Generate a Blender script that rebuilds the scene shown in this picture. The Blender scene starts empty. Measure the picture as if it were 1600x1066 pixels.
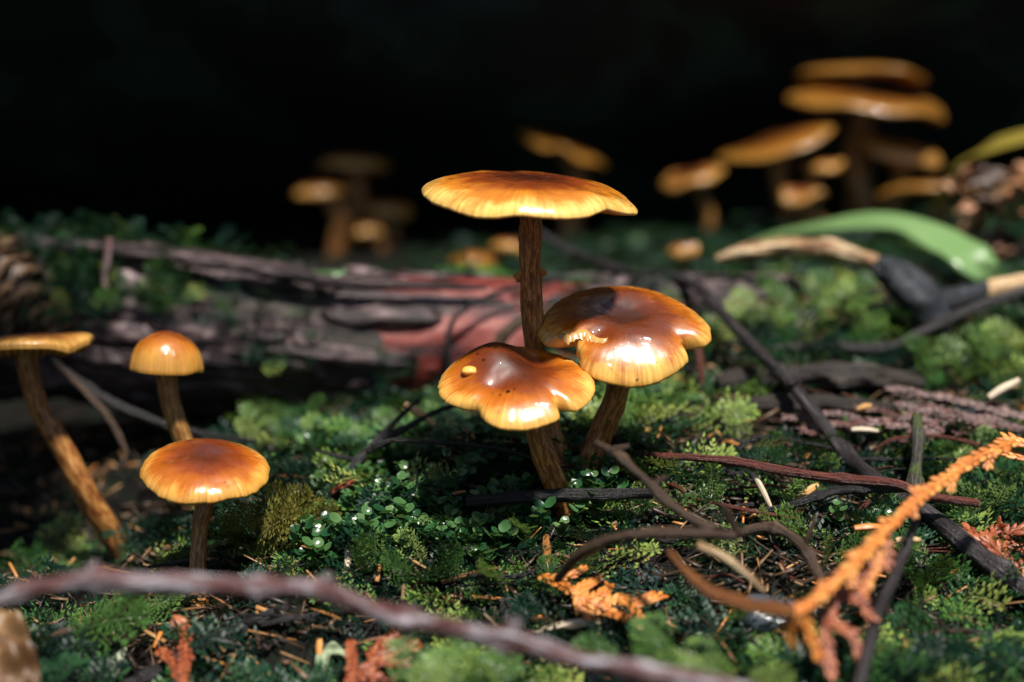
import bpy, math, random
import numpy as np
from mathutils import Vector
R = math.radians
rng = np.random.default_rng(7)
random.seed(7)
S = 0.01                                  # everything below is laid out in centimetres
scene = bpy.context.scene
col = scene.collection

# ------------------------------------------------------------------ camera, sky, sun, exposure
EYE, PITCH, LENS = 8.6, R(8.0), 50.0
FPX = 1600 * LENS / 36.0
cam_d = bpy.data.cameras.new('camera'); cam = bpy.data.objects.new('camera', cam_d); col.objects.link(cam)
cam.location = (0, 0, EYE * S); cam.rotation_euler = (math.pi / 2 - PITCH, 0, 0)
cam_d.lens = LENS; cam_d.sensor_width = 36; cam_d.clip_start = 0.005; cam_d.clip_end = 200
cam_d.dof.use_dof = True; cam_d.dof.focus_distance = 0.350; cam_d.dof.aperture_fstop = 5.7
scene.camera = cam
SUN_EL, SUN_AZ = R(66), R(26)            # azimuth: 0 is straight behind the camera, minus is from the left
world = bpy.data.worlds.new('World'); scene.world = world; world.use_nodes = True
wn = world.node_tree.nodes; wl = world.node_tree.links
sky = wn.new('ShaderNodeTexSky'); sky.sky_type = 'NISHITA'; sky.sun_disc = False
sky.sun_elevation = SUN_EL; sky.sun_rotation = math.pi + SUN_AZ * -1
bg = wn['Background']; bg.inputs['Strength'].default_value = 0.05
wl.new(sky.outputs[0], bg.inputs[0])
sun_d = bpy.data.lights.new('sun', 'SUN'); sun = bpy.data.objects.new('sun', sun_d); col.objects.link(sun)
sun_d.energy = 5.0; sun_d.angle = R(4); sun_d.color = (1.0, 0.95, 0.88)
sun_from = Vector((math.sin(SUN_AZ) * math.cos(SUN_EL), -math.cos(SUN_AZ) * math.cos(SUN_EL), math.sin(SUN_EL)))
sun.rotation_euler = sun_from.to_track_quat('Z', 'Y').to_euler(); sun.location = sun_from * 3
vs = scene.view_settings; vs.view_transform = 'Standard'; vs.look = 'None'; vs.gamma = 1.0; vs.exposure = 0.6
vs.use_curve_mapping = False
scene.cycles.use_denoising = True
scene.cycles.max_bounces = 6; scene.cycles.diffuse_bounces = 3; scene.cycles.glossy_bounces = 3
scene.cycles.transmission_bounces = 5; scene.cycles.caustics_reflective = False; scene.cycles.caustics_refractive = False

# ------------------------------------------------------------------ helpers
def P(px, py, Y):
    """point at depth Y (cm) on the sight line through a photo pixel"""
    dx = (px - 800) / FPX; dz = -(py - 533) / FPX
    d = np.array([dx, math.cos(PITCH) + dz * math.sin(PITCH), -math.sin(PITCH) + dz * math.cos(PITCH)])
    return np.array([0, 0, EYE]) + d * (Y / d[1])
def path(*pp): return np.array([P(*p) for p in pp])

def lift(pts, clear):
    """slide points along their sight lines until they clear the ground"""
    out = np.array(pts, float); eye = np.array([0, 0, EYE])
    for q in range(len(out)):
        for _ in range(60):
            if out[q][2] >= float(G(out[q][0], out[q][1])) + clear: break
            out[q] = eye + (out[q] - eye) * 0.99
    return out
def hash3(i, j, k, s):
    n = (i * 374761393 + j * 668265263 + k * 2147483647 + s * 1274126177) & 0xffffffff
    n = ((n ^ (n >> 13)) * 1274126177) & 0xffffffff
    return ((n ^ (n >> 16)) & 0xffff) / 32767.5 - 1.0
def vnoise(p, s=0):
    p = np.asarray(p, float); f = np.floor(p).astype(np.int64); t = p - f; t = t * t * (3 - 2 * t)
    out = 0
    for a in (0, 1):
        for b in (0, 1):
            for c in (0, 1):
                w = (t[..., 0] if a else 1 - t[..., 0]) * (t[..., 1] if b else 1 - t[..., 1]) * (t[..., 2] if c else 1 - t[..., 2])
                out = out + w * hash3(f[..., 0] + a, f[..., 1] + b, f[..., 2] + c, s)
    return out
def fbm(p, s=0, o=3):
    p = np.asarray(p, float)
    return sum(vnoise(p * 2 ** k, s + k) * 0.5 ** k for k in range(o))

def new_mesh(name, v, f, mat=None, smooth=True, attrs=None):
    me = bpy.data.meshes.new(name)
    v = np.asarray(v, np.float32) * S
    if isinstance(f, np.ndarray):
        n = len(f); k = f.shape[1]
        me.vertices.add(len(v)); me.vertices.foreach_set('co', v.ravel())
        me.loops.add(n * k); me.loops.foreach_set('vertex_index', f.ravel().astype(np.int32))
        me.polygons.add(n); me.polygons.foreach_set('loop_start', (np.arange(n) * k).astype(np.int32))
        me.update(calc_edges=True)
    else:
        me.from_pydata(v.tolist(), [], f); me.update()
    if smooth: me.polygons.foreach_set('use_smooth', np.ones(len(me.polygons), bool))
    for an, av in (attrs or {}).items():
        av = np.asarray(av, np.float32)
        if av.ndim == 1:
            a = me.attributes.new(an, 'FLOAT', 'POINT'); a.data.foreach_set('value', av)
        else:
            a = me.attributes.new(an, 'FLOAT_VECTOR', 'POINT'); a.data.foreach_set('vector', av.ravel())
    if mat: me.materials.append(mat)
    return me
def link(name, me, parent=None, loc=(0, 0, 0)):
    o = bpy.data.objects.new(name, me); col.objects.link(o)
    o.location = np.asarray(loc, float) * S
    if parent: o.parent = parent
    return o
def tag(o, label=None, cat=None, group=None, kind=None):
    for k, x in (('label', label), ('category', cat), ('group', group), ('kind', kind)):
        if x: o[k] = x
    return o
BASE = {}
def thing(name, loc, label, cat, group=None):
    o = bpy.data.objects.new(name, None); col.objects.link(o); o.empty_display_size = 0.005
    o.location = np.asarray(loc, float) * S; BASE[o.name] = np.asarray(loc, float)
    return tag(o, label, cat, group)
def part(t, name, v, f, mat, smooth=True, attrs=None, root=None):
    """mesh given in world cm, made a child of t (root: the Empty whose origin counts)"""
    b = BASE[(root or t).name]
    return link(name, new_mesh(name, np.asarray(v) - b, f, mat, smooth, attrs), t)
def solo(name, loc, v, f, mat, label, cat, group=None, smooth=True, attrs=None, kind=None):
    loc = np.asarray(loc, float)
    return tag(link(name, new_mesh(name, np.asarray(v) - loc, f, mat, smooth, attrs), None, loc), label, cat, group, kind)

def catmull(pts, n):
    pts = np.asarray(pts, float); k = len(pts)
    ext = np.vstack([2 * pts[0] - pts[1], pts, 2 * pts[-1] - pts[-2]])
    ts = np.linspace(0, k - 1 - 1e-6, n); i = ts.astype(int); t = (ts - i)[:, None]
    a, b, c, d = ext[i], ext[i + 1], ext[i + 2], ext[i + 3]
    return 0.5 * (2 * b + (c - a) * t + (2 * a - 5 * b + 4 * c - d) * t ** 2 + (3 * b - a - 3 * c + d) * t ** 3)
def frames(c):
    tg = np.gradient(c, axis=0); tg /= np.linalg.norm(tg, axis=1)[:, None] + 1e-9
    n = np.zeros_like(c); ref = np.array([0, 0, 1.0]) if abs(tg[0][2]) < 0.8 else np.array([0, -1.0, 0])
    for i in range(len(c)):
        r = ref - tg[i] * ref.dot(tg[i]); r /= np.linalg.norm(r) + 1e-9; n[i] = r; ref = r
    return tg, n, np.cross(tg, n)
def tube(pts, rad, n=40, segs=12, rough=0.0, freq=2.0, seed=0, knots=(), cap=True, flute=0.0):
    """tapered tube; returns verts, faces, attrs"""
    c = catmull(pts, n); tt = np.linspace(0, 1, n)
    rad = np.atleast_1d(np.asarray(rad, float)); r = np.interp(tt, np.linspace(0, 1, len(rad)), rad)
    for (kt, ka, kw) in knots: r = r * (1 + ka * np.exp(-((tt - kt) / kw) ** 2))
    tg, nn, bb = frames(c); th = np.linspace(0, 2 * np.pi, segs, endpoint=False)
    ct, st = np.cos(th)[None, :, None], np.sin(th)[None, :, None]
    d = nn[:, None] * ct + bb[:, None] * st
    length = np.r_[0, np.cumsum(np.linalg.norm(np.diff(c, axis=0), axis=1))]
    pc = np.stack([np.broadcast_to(ct[..., 0], (n, segs)), np.broadcast_to(st[..., 0], (n, segs)), np.broadcast_to(length[:, None], (n, segs))], -1)
    rr = r[:, None] * np.ones((1, segs))
    if rough:
        q = pc * np.array([1.6, 1.6, freq]) + seed * 7.3
        rr = rr * (1 + rough * fbm(q, seed, 3))
    if flute: rr = rr * (1 + flute * vnoise(pc * np.array([3.2, 3.2, 0.35]) + seed, seed))
    v = (c[:, None] + d * rr[..., None]).reshape(-1, 3)
    i = np.arange(n - 1)[:, None] * segs; j = np.arange(segs)[None]; j2 = (j + 1) % segs
    f = np.stack([i + j, i + j2, i + segs + j2, i + segs + j], -1).reshape(-1, 4)
    pcv = pc.reshape(-1, 3)
    if cap:
        v = np.vstack([v, c[0], c[-1]]); pcv = np.vstack([pcv, [0, 0, 0], [0, 0, length[-1]]])
        a, b = len(v) - 2, len(v) - 1; k = np.arange(segs); k2 = (k + 1) % segs; o = (n - 1) * segs
        f = np.vstack([f, np.stack([k2, k, np.full(segs, a), np.full(segs, a)], -1), np.stack([o + k, o + k2, np.full(segs, b), np.full(segs, b)], -1)])
        f = [tuple(q) if q[2] != q[3] else tuple(q[:3]) for q in f.tolist()]
    return v, f, {'pc': pcv}
def rot_to(d, up):
    d = d / np.linalg.norm(d); u = up - d * d.dot(up); u /= np.linalg.norm(u) + 1e-9
    return np.stack([d, np.cross(u, d), u], 1)          # columns: forward, side, up

# ------------------------------------------------------------------ materials
class NT:
    def __init__(s, name):
        s.m = bpy.data.materials.new(name); s.m.use_nodes = True; s.t = s.m.node_tree
        s.b = s.t.nodes['Principled BSDF']; s.out = s.t.nodes['Material Output']
    def n(s, kind, **kw):
        x = s.t.nodes.new('ShaderNode' + kind)
        for k, v in kw.items():
            if hasattr(x, k): setattr(x, k, v)
        return x
    def l(s, a, b): s.t.links.new(a, b)
    def attr(s, name, vec=False):
        a = s.n('Attribute'); a.attribute_name = name; return a.outputs['Vector' if vec else 'Fac']
    def obj(s): return s.n('TexCoord').outputs['Object']
    def mapv(s, vec, scale=(1, 1, 1)):
        m = s.n('Mapping'); m.inputs['Scale'].default_value = scale; s.l(vec, m.inputs['Vector']); return m.outputs[0]
    def noise(s, vec, scale, detail=4, rough=0.55, dist=0.0):
        x = s.n('TexNoise'); x.inputs['Scale'].default_value = scale; x.inputs['Detail'].default_value = detail
        x.inputs['Roughness'].default_value = rough; x.inputs['Distortion'].default_value = dist
        s.l(vec, x.inputs['Vector']); return x.outputs['Fac']
    def ramp(s, fac, stops, interp='LINEAR'):
        r = s.n('ValToRGB'); e = r.color_ramp.elements; r.color_ramp.interpolation = interp
        while len(e) < len(stops): e.new(0.5)
        for q, (p, c) in zip(e, stops):
            q.position = p; q.color = (c, c, c, 1) if isinstance(c, (int, float)) else (*c, 1)
        s.l(fac, r.inputs[0]); return r.outputs[0]
    def mix(s, fac, a, b, mode='MIX'):
        x = s.n('Mix'); x.data_type = 'RGBA'; x.blend_type = mode
        for val, i in ((fac, 0), (a, 6), (b, 7)):
            if isinstance(val, (int, float)): x.inputs[i].default_value = val if i == 0 else (val, val, val, 1)
            elif isinstance(val, tuple): x.inputs[i].default_value = (*val, 1)
            else: s.l(val, x.inputs[i])
        return x.outputs[2]
    def math(s, op, a, b=0.0):
        x = s.n('Math'); x.operation = op
        for i, val in enumerate((a, b)):
            if isinstance(val, (int, float)): x.inputs[i].default_value = val
            else: s.l(val, x.inputs[i])
        return x.outputs[0]
    def bump(s, h, strength=0.5, dist=0.001, prev=None):
        b = s.n('Bump'); b.inputs['Strength'].default_value = strength; b.inputs['Distance'].default_value = dist
        s.l(h, b.inputs['Height'])
        if prev is not None: s.l(prev, b.inputs['Normal'])
        s.l(b.outputs[0], s.b.inputs['Normal']); return b.outputs[0]
    def set(s, **kw):
        for k, v in kw.items():
            k = k.replace('_', ' ')
            i = s.b.inputs[k]
            if hasattr(v, 'is_linked') or isinstance(v, bpy.types.NodeSocket): s.l(v, i)
            else: i.default_value = (*v, 1) if isinstance(v, tuple) and i.type == 'RGBA' else v
        return s.m

def m_cap(name, c0, c1, c2, c3, seed=0.0):
    """wet mushroom skin: dark disc, amber body, pale striate margin"""
    k = NT(name); rad = k.attr('rad'); pc = k.attr('pc', True); ob = k.obj()
    streak = k.noise(k.mapv(pc, (20, 20, 1.2)), 1.0, 5, 0.65)
    blot = k.noise(ob, 110 + seed, 4, 0.6, 0.4)
    r1 = k.math('ADD', rad, k.math('MULTIPLY', k.math('SUBTRACT', blot, 0.5), 0.55))
    r2 = k.math('ADD', r1, k.math('MULTIPLY', k.math('SUBTRACT', streak, 0.5), 0.34))
    base = k.ramp(r2, [(0.16, c0), (0.52, c1), (0.80, c2), (0.97, c3)])
    stri = k.ramp(k.noise(k.mapv(pc, (34, 34, 0.25)), 1.0, 1, 0.4), [(0.36, 0.74), (0.6, 1.03)])
    mask = k.ramp(rad, [(0.72, 0.0), (0.93, 0.85)])
    base = k.mix(mask, base, k.mix(1.0, base, stri, 'MULTIPLY'))
    speck = k.ramp(k.noise(ob, 700, 1, 0.3), [(0.20, 0.10), (0.25, 1.0)])
    base = k.mix(0.8, base, k.mix(1.0, base, speck, 'MULTIPLY'))
    rimw = k.math('MULTIPLY', k.noise(k.mapv(pc, (34, 34, 0.25)), 1.0, 1, 0.4), mask)
    bp = k.bump(rimw, 0.07, 0.0004)
    bp = k.bump(k.noise(ob, 420, 2, 0.5), 0.06, 0.0006, bp)
    k.set(Subsurface_Weight=0.22, Subsurface_Radius=(0.004, 0.0018, 0.0006), Subsurface_Scale=0.35,
          Roughness=0.34, Coat_Weight=1.0, Coat_Roughness=0.04, Coat_IOR=1.5, Base_Color=base)
    cn = k.n('Bump'); cn.inputs['Strength'].default_value = 0.45; cn.inputs['Distance'].default_value = 0.0010
    k.l(k.noise(k.mapv(ob, (0.7, 1, 1)), 210, 3, 0.5, 0.9), cn.inputs['Height'])
    c2_ = k.n('Bump'); c2_.inputs['Strength'].default_value = 0.30; c2_.inputs['Distance'].default_value = 0.0004
    k.l(k.noise(ob, 800, 2, 0.5), c2_.inputs['Height']); k.l(cn.outputs[0], c2_.inputs['Normal'])
    k.l(c2_.outputs[0], k.b.inputs['Coat Normal'])
    k.l(k.ramp(k.noise(ob, 220, 4, 0.65), [(0.40, 0.25), (0.56, 0.95)]), k.b.inputs['Coat Weight'])
    return k.m
CAP = m_cap('cap_amber', (0.055, 0.010, 0.002), (0.18, 0.032, 0.003), (0.47, 0.130, 0.007), (0.78, 0.42, 0.085))
CAP_A = m_cap('cap_pale_rim', (0.06, 0.010, 0.002), (0.22, 0.040, 0.003), (0.56, 0.19, 0.012), (0.84, 0.52, 0.13), 5)
CAP_C = m_cap('cap_dark', (0.045, 0.010, 0.003), (0.14, 0.026, 0.003), (0.42, 0.115, 0.006), (0.80, 0.44, 0.09), 17)
CAP_D = m_cap('cap_red_amber', (0.08, 0.014, 0.003), (0.20, 0.036, 0.003), (0.40, 0.105, 0.006), (0.68, 0.34, 0.06), 29)
CAP2 = m_cap('cap_honey', (0.16, 0.036, 0.005), (0.30, 0.080, 0.007), (0.42, 0.140, 0.012), (0.56, 0.27, 0.045), 11)
CAP_DIM = m_cap('cap_ochre_dimmed', (0.08, 0.022, 0.004), (0.16, 0.050, 0.006), (0.23, 0.090, 0.010), (0.29, 0.135, 0.02), 31)  # ochre skin darkened so the background caps look dimly lit
CAPB = m_cap('cap_brown', (0.05, 0.014, 0.005), (0.16, 0.048, 0.010), (0.28, 0.11, 0.022), (0.48, 0.25, 0.055), 23)

def m_gill():
    k = NT('gill_flesh'); pc = k.attr('pc', True)
    c = k.ramp(k.noise(k.mapv(pc, (20, 20, 1)), 1, 2), [(0.3, (0.30, 0.12, 0.02)), (0.7, (0.62, 0.33, 0.07))])
    return k.set(Base_Color=c, Roughness=0.5, Subsurface_Weight=0.3, Subsurface_Radius=(0.003, 0.0015, 0.0005), Subsurface_Scale=0.4)
GILL = m_gill()
def m_stem(name, dark, mid, pale):
    k = NT(name); pc = k.attr('pc', True)
    f1 = k.noise(k.mapv(pc, (2.2, 2.2, 1.5)), 1.5, 6, 0.7, 0.8); f2 = k.noise(k.mapv(pc, (7, 7, 1.6)), 1.5, 4, 0.65)
    c = k.ramp(f1, [(0.36, dark), (0.49, mid), (0.60, pale)])
    c = k.mix(0.5, c, k.mix(1.0, c, k.ramp(f2, [(0.3, 0.35), (0.65, 1.2)]), 'MULTIPLY'))
    b = k.bump(f2, 0.3, 0.0004); k.bump(f1, 0.3, 0.0008, b)
    return k.set(Base_Color=c, Roughness=0.33, Specular_IOR_Level=0.5, Subsurface_Weight=0.12, Subsurface_Radius=(0.003, 0.001, 0.0004), Subsurface_Scale=0.3)
STEM = m_stem('stem_fibrous', (0.055, 0.019, 0.006), (0.29, 0.100, 0.024), (0.55, 0.28, 0.085))
STEM2 = m_stem('stem_tan', (0.12, 0.045, 0.012), (0.30, 0.13, 0.032), (0.48, 0.28, 0.09))
STEMD = m_stem('stem_dark', (0.012, 0.006, 0.003), (0.055, 0.023, 0.009), (0.25, 0.12, 0.04))

def m_bark(name, stops, scale=2.2, stretch=0.35, rough=0.5, bump=0.8, spec=0.35, moss=None, mscale=260):
    k = NT(name); pc = k.attr('pc', True); ob = k.obj()
    f = k.noise(k.mapv(pc, (1, 1, stretch)), scale, 6, 0.65, 0.3); g = k.noise(ob, 900, 3, 0.6)
    c = k.ramp(f, stops)
    c = k.mix(0.6, c, k.mix(1.0, c, k.ramp(g, [(0.3, 0.45), (0.7, 1.3)]), 'MULTIPLY'))
    if moss: c = k.mix(k.ramp(k.noise(ob, mscale, 4, 0.6), [(0.50, 0.0), (0.62, 0.85)]), c, moss)
    b = k.bump(f, bump, 0.0016); b = k.bump(g, 0.7, 0.0007, b); k.bump(k.noise(ob, 2600, 2, 0.6), 0.5, 0.0003, b)
    return k.set(Base_Color=c, Roughness=rough, Specular_IOR_Level=spec)
TW_BLACK = m_bark('twig_black', [(0.3, (0.006, 0.006, 0.007)), (0.55, (0.022, 0.020, 0.020)), (0.75, (0.08, 0.075, 0.075))], rough=0.30)
TW_GREY = m_bark('twig_grey', [(0.3, (0.010, 0.009, 0.010)), (0.55, (0.036, 0.030, 0.030)), (0.75, (0.15, 0.135, 0.14))], rough=0.30)
TW_PINK = m_bark('twig_pink_grey', [(0.25, (0.06, 0.016, 0.013)), (0.5, (0.16, 0.07, 0.065)), (0.70, (0.36, 0.32, 0.34))], scale=1.1, rough=0.36)
TW_FRONT = m_bark('twig_front', [(0.30, (0.030, 0.008, 0.008)), (0.44, (0.10, 0.028, 0.024)), (0.54, (0.20, 0.13, 0.135)), (0.62, (0.50, 0.50, 0.54))], scale=1.4, stretch=0.8, rough=0.3, bump=1.0)  # palest stop: blotchy bark that also carries the twig's painted white highlights
TW_RED = m_bark('twig_red', [(0.3, (0.035, 0.010, 0.008)), (0.55, (0.13, 0.032, 0.022)), (0.75, (0.24, 0.10, 0.07))], rough=0.3)
TW_BROWN = m_bark('twig_brown', [(0.3, (0.018, 0.010, 0.007)), (0.55, (0.075, 0.042, 0.024)), (0.75, (0.22, 0.14, 0.085))], rough=0.5)
TW_MOSSY = m_bark('twig_mossy', [(0.3, (0.012, 0.012, 0.010)), (0.55, (0.05, 0.045, 0.035)), (0.75, (0.13, 0.12, 0.09))], moss=(0.06, 0.085, 0.02))
PEELED = m_bark('peeled_wood', [(0.28, (0.20, 0.10, 0.04)), (0.5, (0.55, 0.36, 0.18)), (0.7, (0.78, 0.62, 0.40))], rough=0.5, bump=0.4)
RIND = m_bark('rind_wood', [(0.34, (0.05, 0.022, 0.010)), (0.46, (0.26, 0.12, 0.05)), (0.56, (0.55, 0.38, 0.20)), (0.7, (0.75, 0.62, 0.42))], scale=1.2, stretch=0.6, rough=0.45, bump=1.0)
TW_ORANGE = m_bark('twig_orange', [(0.32, (0.05, 0.014, 0.004)), (0.5, (0.24, 0.075, 0.012)), (0.7, (0.46, 0.19, 0.04))], scale=2.5, rough=0.5, bump=1.0)
CHAR = m_bark('charred_wood', [(0.3, (0.006, 0.007, 0.009)), (0.55, (0.03, 0.034, 0.042)), (0.78, (0.16, 0.18, 0.21))], scale=3, stretch=0.8, rough=0.4, bump=1.0)
BARK = m_bark('log_bark', [(0.36, (0.006, 0.004, 0.004)), (0.50, (0.030, 0.018, 0.018)), (0.58, (0.13, 0.085, 0.085)), (0.72, (0.34, 0.27, 0.28))], scale=1.7, stretch=0.35, rough=0.42, bump=1.0)
WOOD = m_bark('log_inner_wood', [(0.36, (0.012, 0.005, 0.005)), (0.44, (0.08, 0.011, 0.010)), (0.55, (0.22, 0.038, 0.028)), (0.66, (0.36, 0.13, 0.105)), (0.78, (0.48, 0.30, 0.27))], scale=1.5, stretch=0.30, rough=0.3, bump=0.5)
ROT = m_bark('rotten_wood', [(0.3, (0.006, 0.005, 0.004)), (0.55, (0.035, 0.026, 0.02)), (0.78, (0.14, 0.11, 0.085))], scale=2.4, stretch=0.2, rough=0.5, bump=1.0)
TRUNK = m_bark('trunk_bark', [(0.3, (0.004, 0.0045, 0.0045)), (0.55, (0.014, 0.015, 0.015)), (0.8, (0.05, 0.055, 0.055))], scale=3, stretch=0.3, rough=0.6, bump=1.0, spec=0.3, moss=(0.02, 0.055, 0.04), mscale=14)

def m_soil():
    k = NT('forest_soil'); ob = k.obj()
    f = k.noise(ob, 130, 6, 0.65); g = k.noise(ob, 700, 4, 0.6)
    c = k.ramp(f, [(0.3, (0.002, 0.002, 0.002)), (0.55, (0.007, 0.005, 0.004)), (0.75, (0.022, 0.015, 0.010))])
    c = k.mix(k.ramp(k.noise(ob, 45, 3, 0.5), [(0.45, 0.0), (0.6, 0.75)]), c, (0.005, 0.012, 0.005))
    b = k.bump(f, 1.0, 0.004); k.bump(g, 0.8, 0.0012, b)
    return k.set(Base_Color=c, Roughness=0.55, Specular_IOR_Level=0.15)
SOIL = m_soil()
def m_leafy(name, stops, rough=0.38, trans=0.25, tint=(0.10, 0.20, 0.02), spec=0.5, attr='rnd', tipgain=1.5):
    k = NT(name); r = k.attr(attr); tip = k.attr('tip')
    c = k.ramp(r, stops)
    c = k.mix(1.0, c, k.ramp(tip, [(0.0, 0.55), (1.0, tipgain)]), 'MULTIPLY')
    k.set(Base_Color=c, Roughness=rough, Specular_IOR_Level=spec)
    t = k.n('BsdfTranslucent'); k.l(k.mix(0.5, c, tint), t.inputs[0])
    mx = k.n('MixShader'); mx.inputs[0].default_value = trans
    k.l(k.b.outputs[0], mx.inputs[1]); k.l(t.outputs[0], mx.inputs[2]); k.l(mx.outputs[0], k.out.inputs[0])
    return k.m
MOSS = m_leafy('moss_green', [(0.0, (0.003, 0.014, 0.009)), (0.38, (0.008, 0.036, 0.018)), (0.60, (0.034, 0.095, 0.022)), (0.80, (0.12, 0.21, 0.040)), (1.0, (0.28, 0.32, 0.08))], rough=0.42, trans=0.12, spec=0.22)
MOSS_B = m_leafy('moss_bright', [(0.0, (0.045, 0.11, 0.022)), (0.6, (0.115, 0.21, 0.045)), (1.0, (0.24, 0.32, 0.09))])
MOSS_O = m_leafy('moss_olive', [(0.0, (0.07, 0.075, 0.014)), (0.6, (0.15, 0.14, 0.026)), (1.0, (0.26, 0.23, 0.05))], tint=(0.2, 0.18, 0.02))
ROUND = m_leafy('round_leaf_skin', [(0.0, (0.012, 0.055, 0.020)), (0.5, (0.040, 0.12, 0.035)), (1.0, (0.15, 0.25, 0.09))], rough=0.24, trans=0.35, spec=0.5, tipgain=1.3)
def m_obj(name, stops, rough=0.45, scale=300, bump=0.3, trans=0.0, spec=0.5, sss=0.0):
    """colour from the object's own random number plus fine grain"""
    k = NT(name); ob = k.obj(); oi = k.n('ObjectInfo').outputs['Random']
    g = k.noise(ob, scale, 4, 0.6)
    f = k.math('ADD', k.math('MULTIPLY', oi, 0.65), k.math('MULTIPLY', g, 0.4))
    c = k.ramp(f, stops); k.bump(g, bump, 0.0006)
    k.set(Base_Color=c, Roughness=rough, Specular_IOR_Level=spec)
    if trans:
        t = k.n('BsdfTranslucent'); k.l(c, t.inputs[0]); mx = k.n('MixShader'); mx.inputs[0].default_value = trans
        k.l(k.b.outputs[0], mx.inputs[1]); k.l(t.outputs[0], mx.inputs[2]); k.l(mx.outputs[0], k.out.inputs[0])
    return k.m
CED_OR = m_obj('cedar_orange', [(0.1, (0.26, 0.065, 0.010)), (0.5, (0.48, 0.15, 0.022)), (0.9, (0.58, 0.26, 0.06))], 0.42)
CED_RED = m_obj('cedar_rust', [(0.1, (0.12, 0.022, 0.007)), (0.5, (0.22, 0.048, 0.014)), (0.9, (0.32, 0.10, 0.035))], 0.42)
CED_PURP = m_obj('cedar_purple_brown', [(0.1, (0.035, 0.016, 0.014)), (0.5, (0.085, 0.040, 0.034)), (0.9, (0.17, 0.085, 0.07))], 0.42)
NEEDLE = m_obj('needle_tan', [(0.1, (0.24, 0.065, 0.012)), (0.4, (0.32, 0.13, 0.03)), (0.7, (0.13, 0.055, 0.02)), (0.95, (0.30, 0.17, 0.06))], 0.42)
CHIP = m_obj('wood_chip', [(0.1, (0.40, 0.17, 0.04)), (0.5, (0.50, 0.27, 0.09)), (0.9, (0.62, 0.45, 0.24))], 0.5)
PALE = m_obj('pale_splinter', [(0.1, (0.42, 0.32, 0.20)), (0.9, (0.62, 0.52, 0.38))], 0.5)
DEBRIS = m_leafy('litter_bits', [(0.0, (0.010, 0.007, 0.005)), (0.5, (0.045, 0.026, 0.015)), (0.8, (0.14, 0.08, 0.04)), (0.93, (0.32, 0.17, 0.06)), (1.0, (0.45, 0.16, 0.03))], rough=0.45, trans=0.0)
LEAF_G = m_obj('blade_green', [(0.1, (0.035, 0.12, 0.02)), (0.5, (0.075, 0.20, 0.04)), (0.9, (0.15, 0.29, 0.09))], 0.27, 120, 0.15, 0.3)
LEAF_P = m_obj('blade_pale', [(0.1, (0.06, 0.17, 0.03)), (0.5, (0.12, 0.25, 0.07)), (0.9, (0.22, 0.34, 0.14))], 0.22, 60, 0.1, 0.2)
LEAF_Y = m_obj('blade_yellow', [(0.1, (0.28, 0.22, 0.03)), (0.9, (0.42, 0.33, 0.06))], 0.4, 120, 0.15, 0.3)
LEAF_D = m_obj('dry_leaf_brown', [(0.1, (0.13, 0.045, 0.018)), (0.5, (0.24, 0.095, 0.035)), (0.9, (0.36, 0.18, 0.08))], 0.42, 160, 0.6)
LEAF_K = m_obj('dead_leaf_dark', [(0.1, (0.03, 0.012, 0.006)), (0.5, (0.09, 0.042, 0.016)), (0.9, (0.20, 0.11, 0.045))], 0.45, 350, 0.8)
CONE = m_obj('cone_scale_brown', [(0.15, (0.03, 0.014, 0.007)), (0.5, (0.10, 0.052, 0.024)), (0.85, (0.30, 0.19, 0.095))], 0.5, 250, 0.5)
STONE = m_obj('wet_stone', [(0.1, (0.020, 0.026, 0.032)), (0.5, (0.05, 0.06, 0.07)), (0.9, (0.11, 0.125, 0.14))], 0.3, 220, 0.8)
LICHEN = m_obj('lichen_pale', [(0.1, (0.24, 0.30, 0.17)), (0.9, (0.46, 0.50, 0.33))], 0.5, 500, 0.4, 0.15)
def m_glass():
    k = NT('water_drop'); return k.set(Base_Color=(0.95, 1.0, 0.95), Roughness=0.02, Transmission_Weight=1.0, IOR=1.33)
WATER = m_glass()
def m_blister():
    k = NT('cap_blister'); return k.set(Base_Color=(0.78, 0.45, 0.10), Roughness=0.15, Coat_Weight=1.0, Coat_Roughness=0.04, Subsurface_Weight=0.4, Subsurface_Radius=(0.003, 0.0015, 0.0005), Subsurface_Scale=0.4)
BLISTER = m_blister()
FLESH = m_obj('torn_flesh', [(0.1, (0.42, 0.22, 0.06)), (0.9, (0.58, 0.36, 0.13))], 0.25, 500, 0.4)

# ------------------------------------------------------------------ the ground: a spline through surveyed points
def tps_fit(xy, z, lam):
    d = np.linalg.norm(xy[:, None] - xy[None], axis=-1); K = np.where(d > 0, d * d * np.log(d + 1e-9), 0) + lam * np.eye(len(xy))
    Pm = np.c_[np.ones(len(xy)), xy]; A = np.block([[K, Pm], [Pm.T, np.zeros((3, 3))]])
    return np.linalg.solve(A, np.r_[z, 0, 0, 0])
CP = [(0, 1066, 28.5), (400, 1066, 29.5), (800, 1066, 29.5), (1200, 1066, 28), (1600, 1066, 28.5),
      (500, 900, 32.5), (850, 890, 33), (1250, 870, 33), (1600, 890, 33.5), (310, 935, 33.2), (130, 1000, 31.5),
      (880, 770, 34.9), (620, 790, 35.5), (1200, 765, 36), (1450, 730, 37), (450, 820, 36),
      (420, 700, 42), (600, 665, 43), (760, 640, 43), (1000, 640, 41.5), (1150, 610, 43), (1400, 600, 44), (1600, 570, 44),
      (1250, 500, 47), (1450, 510, 47.5), (1600, 495, 47.5), (60, 900, 36.5), (180, 880, 40), (60, 760, 45), (330, 800, 39)]
cw = np.array([P(*c) for c in CP])
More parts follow.
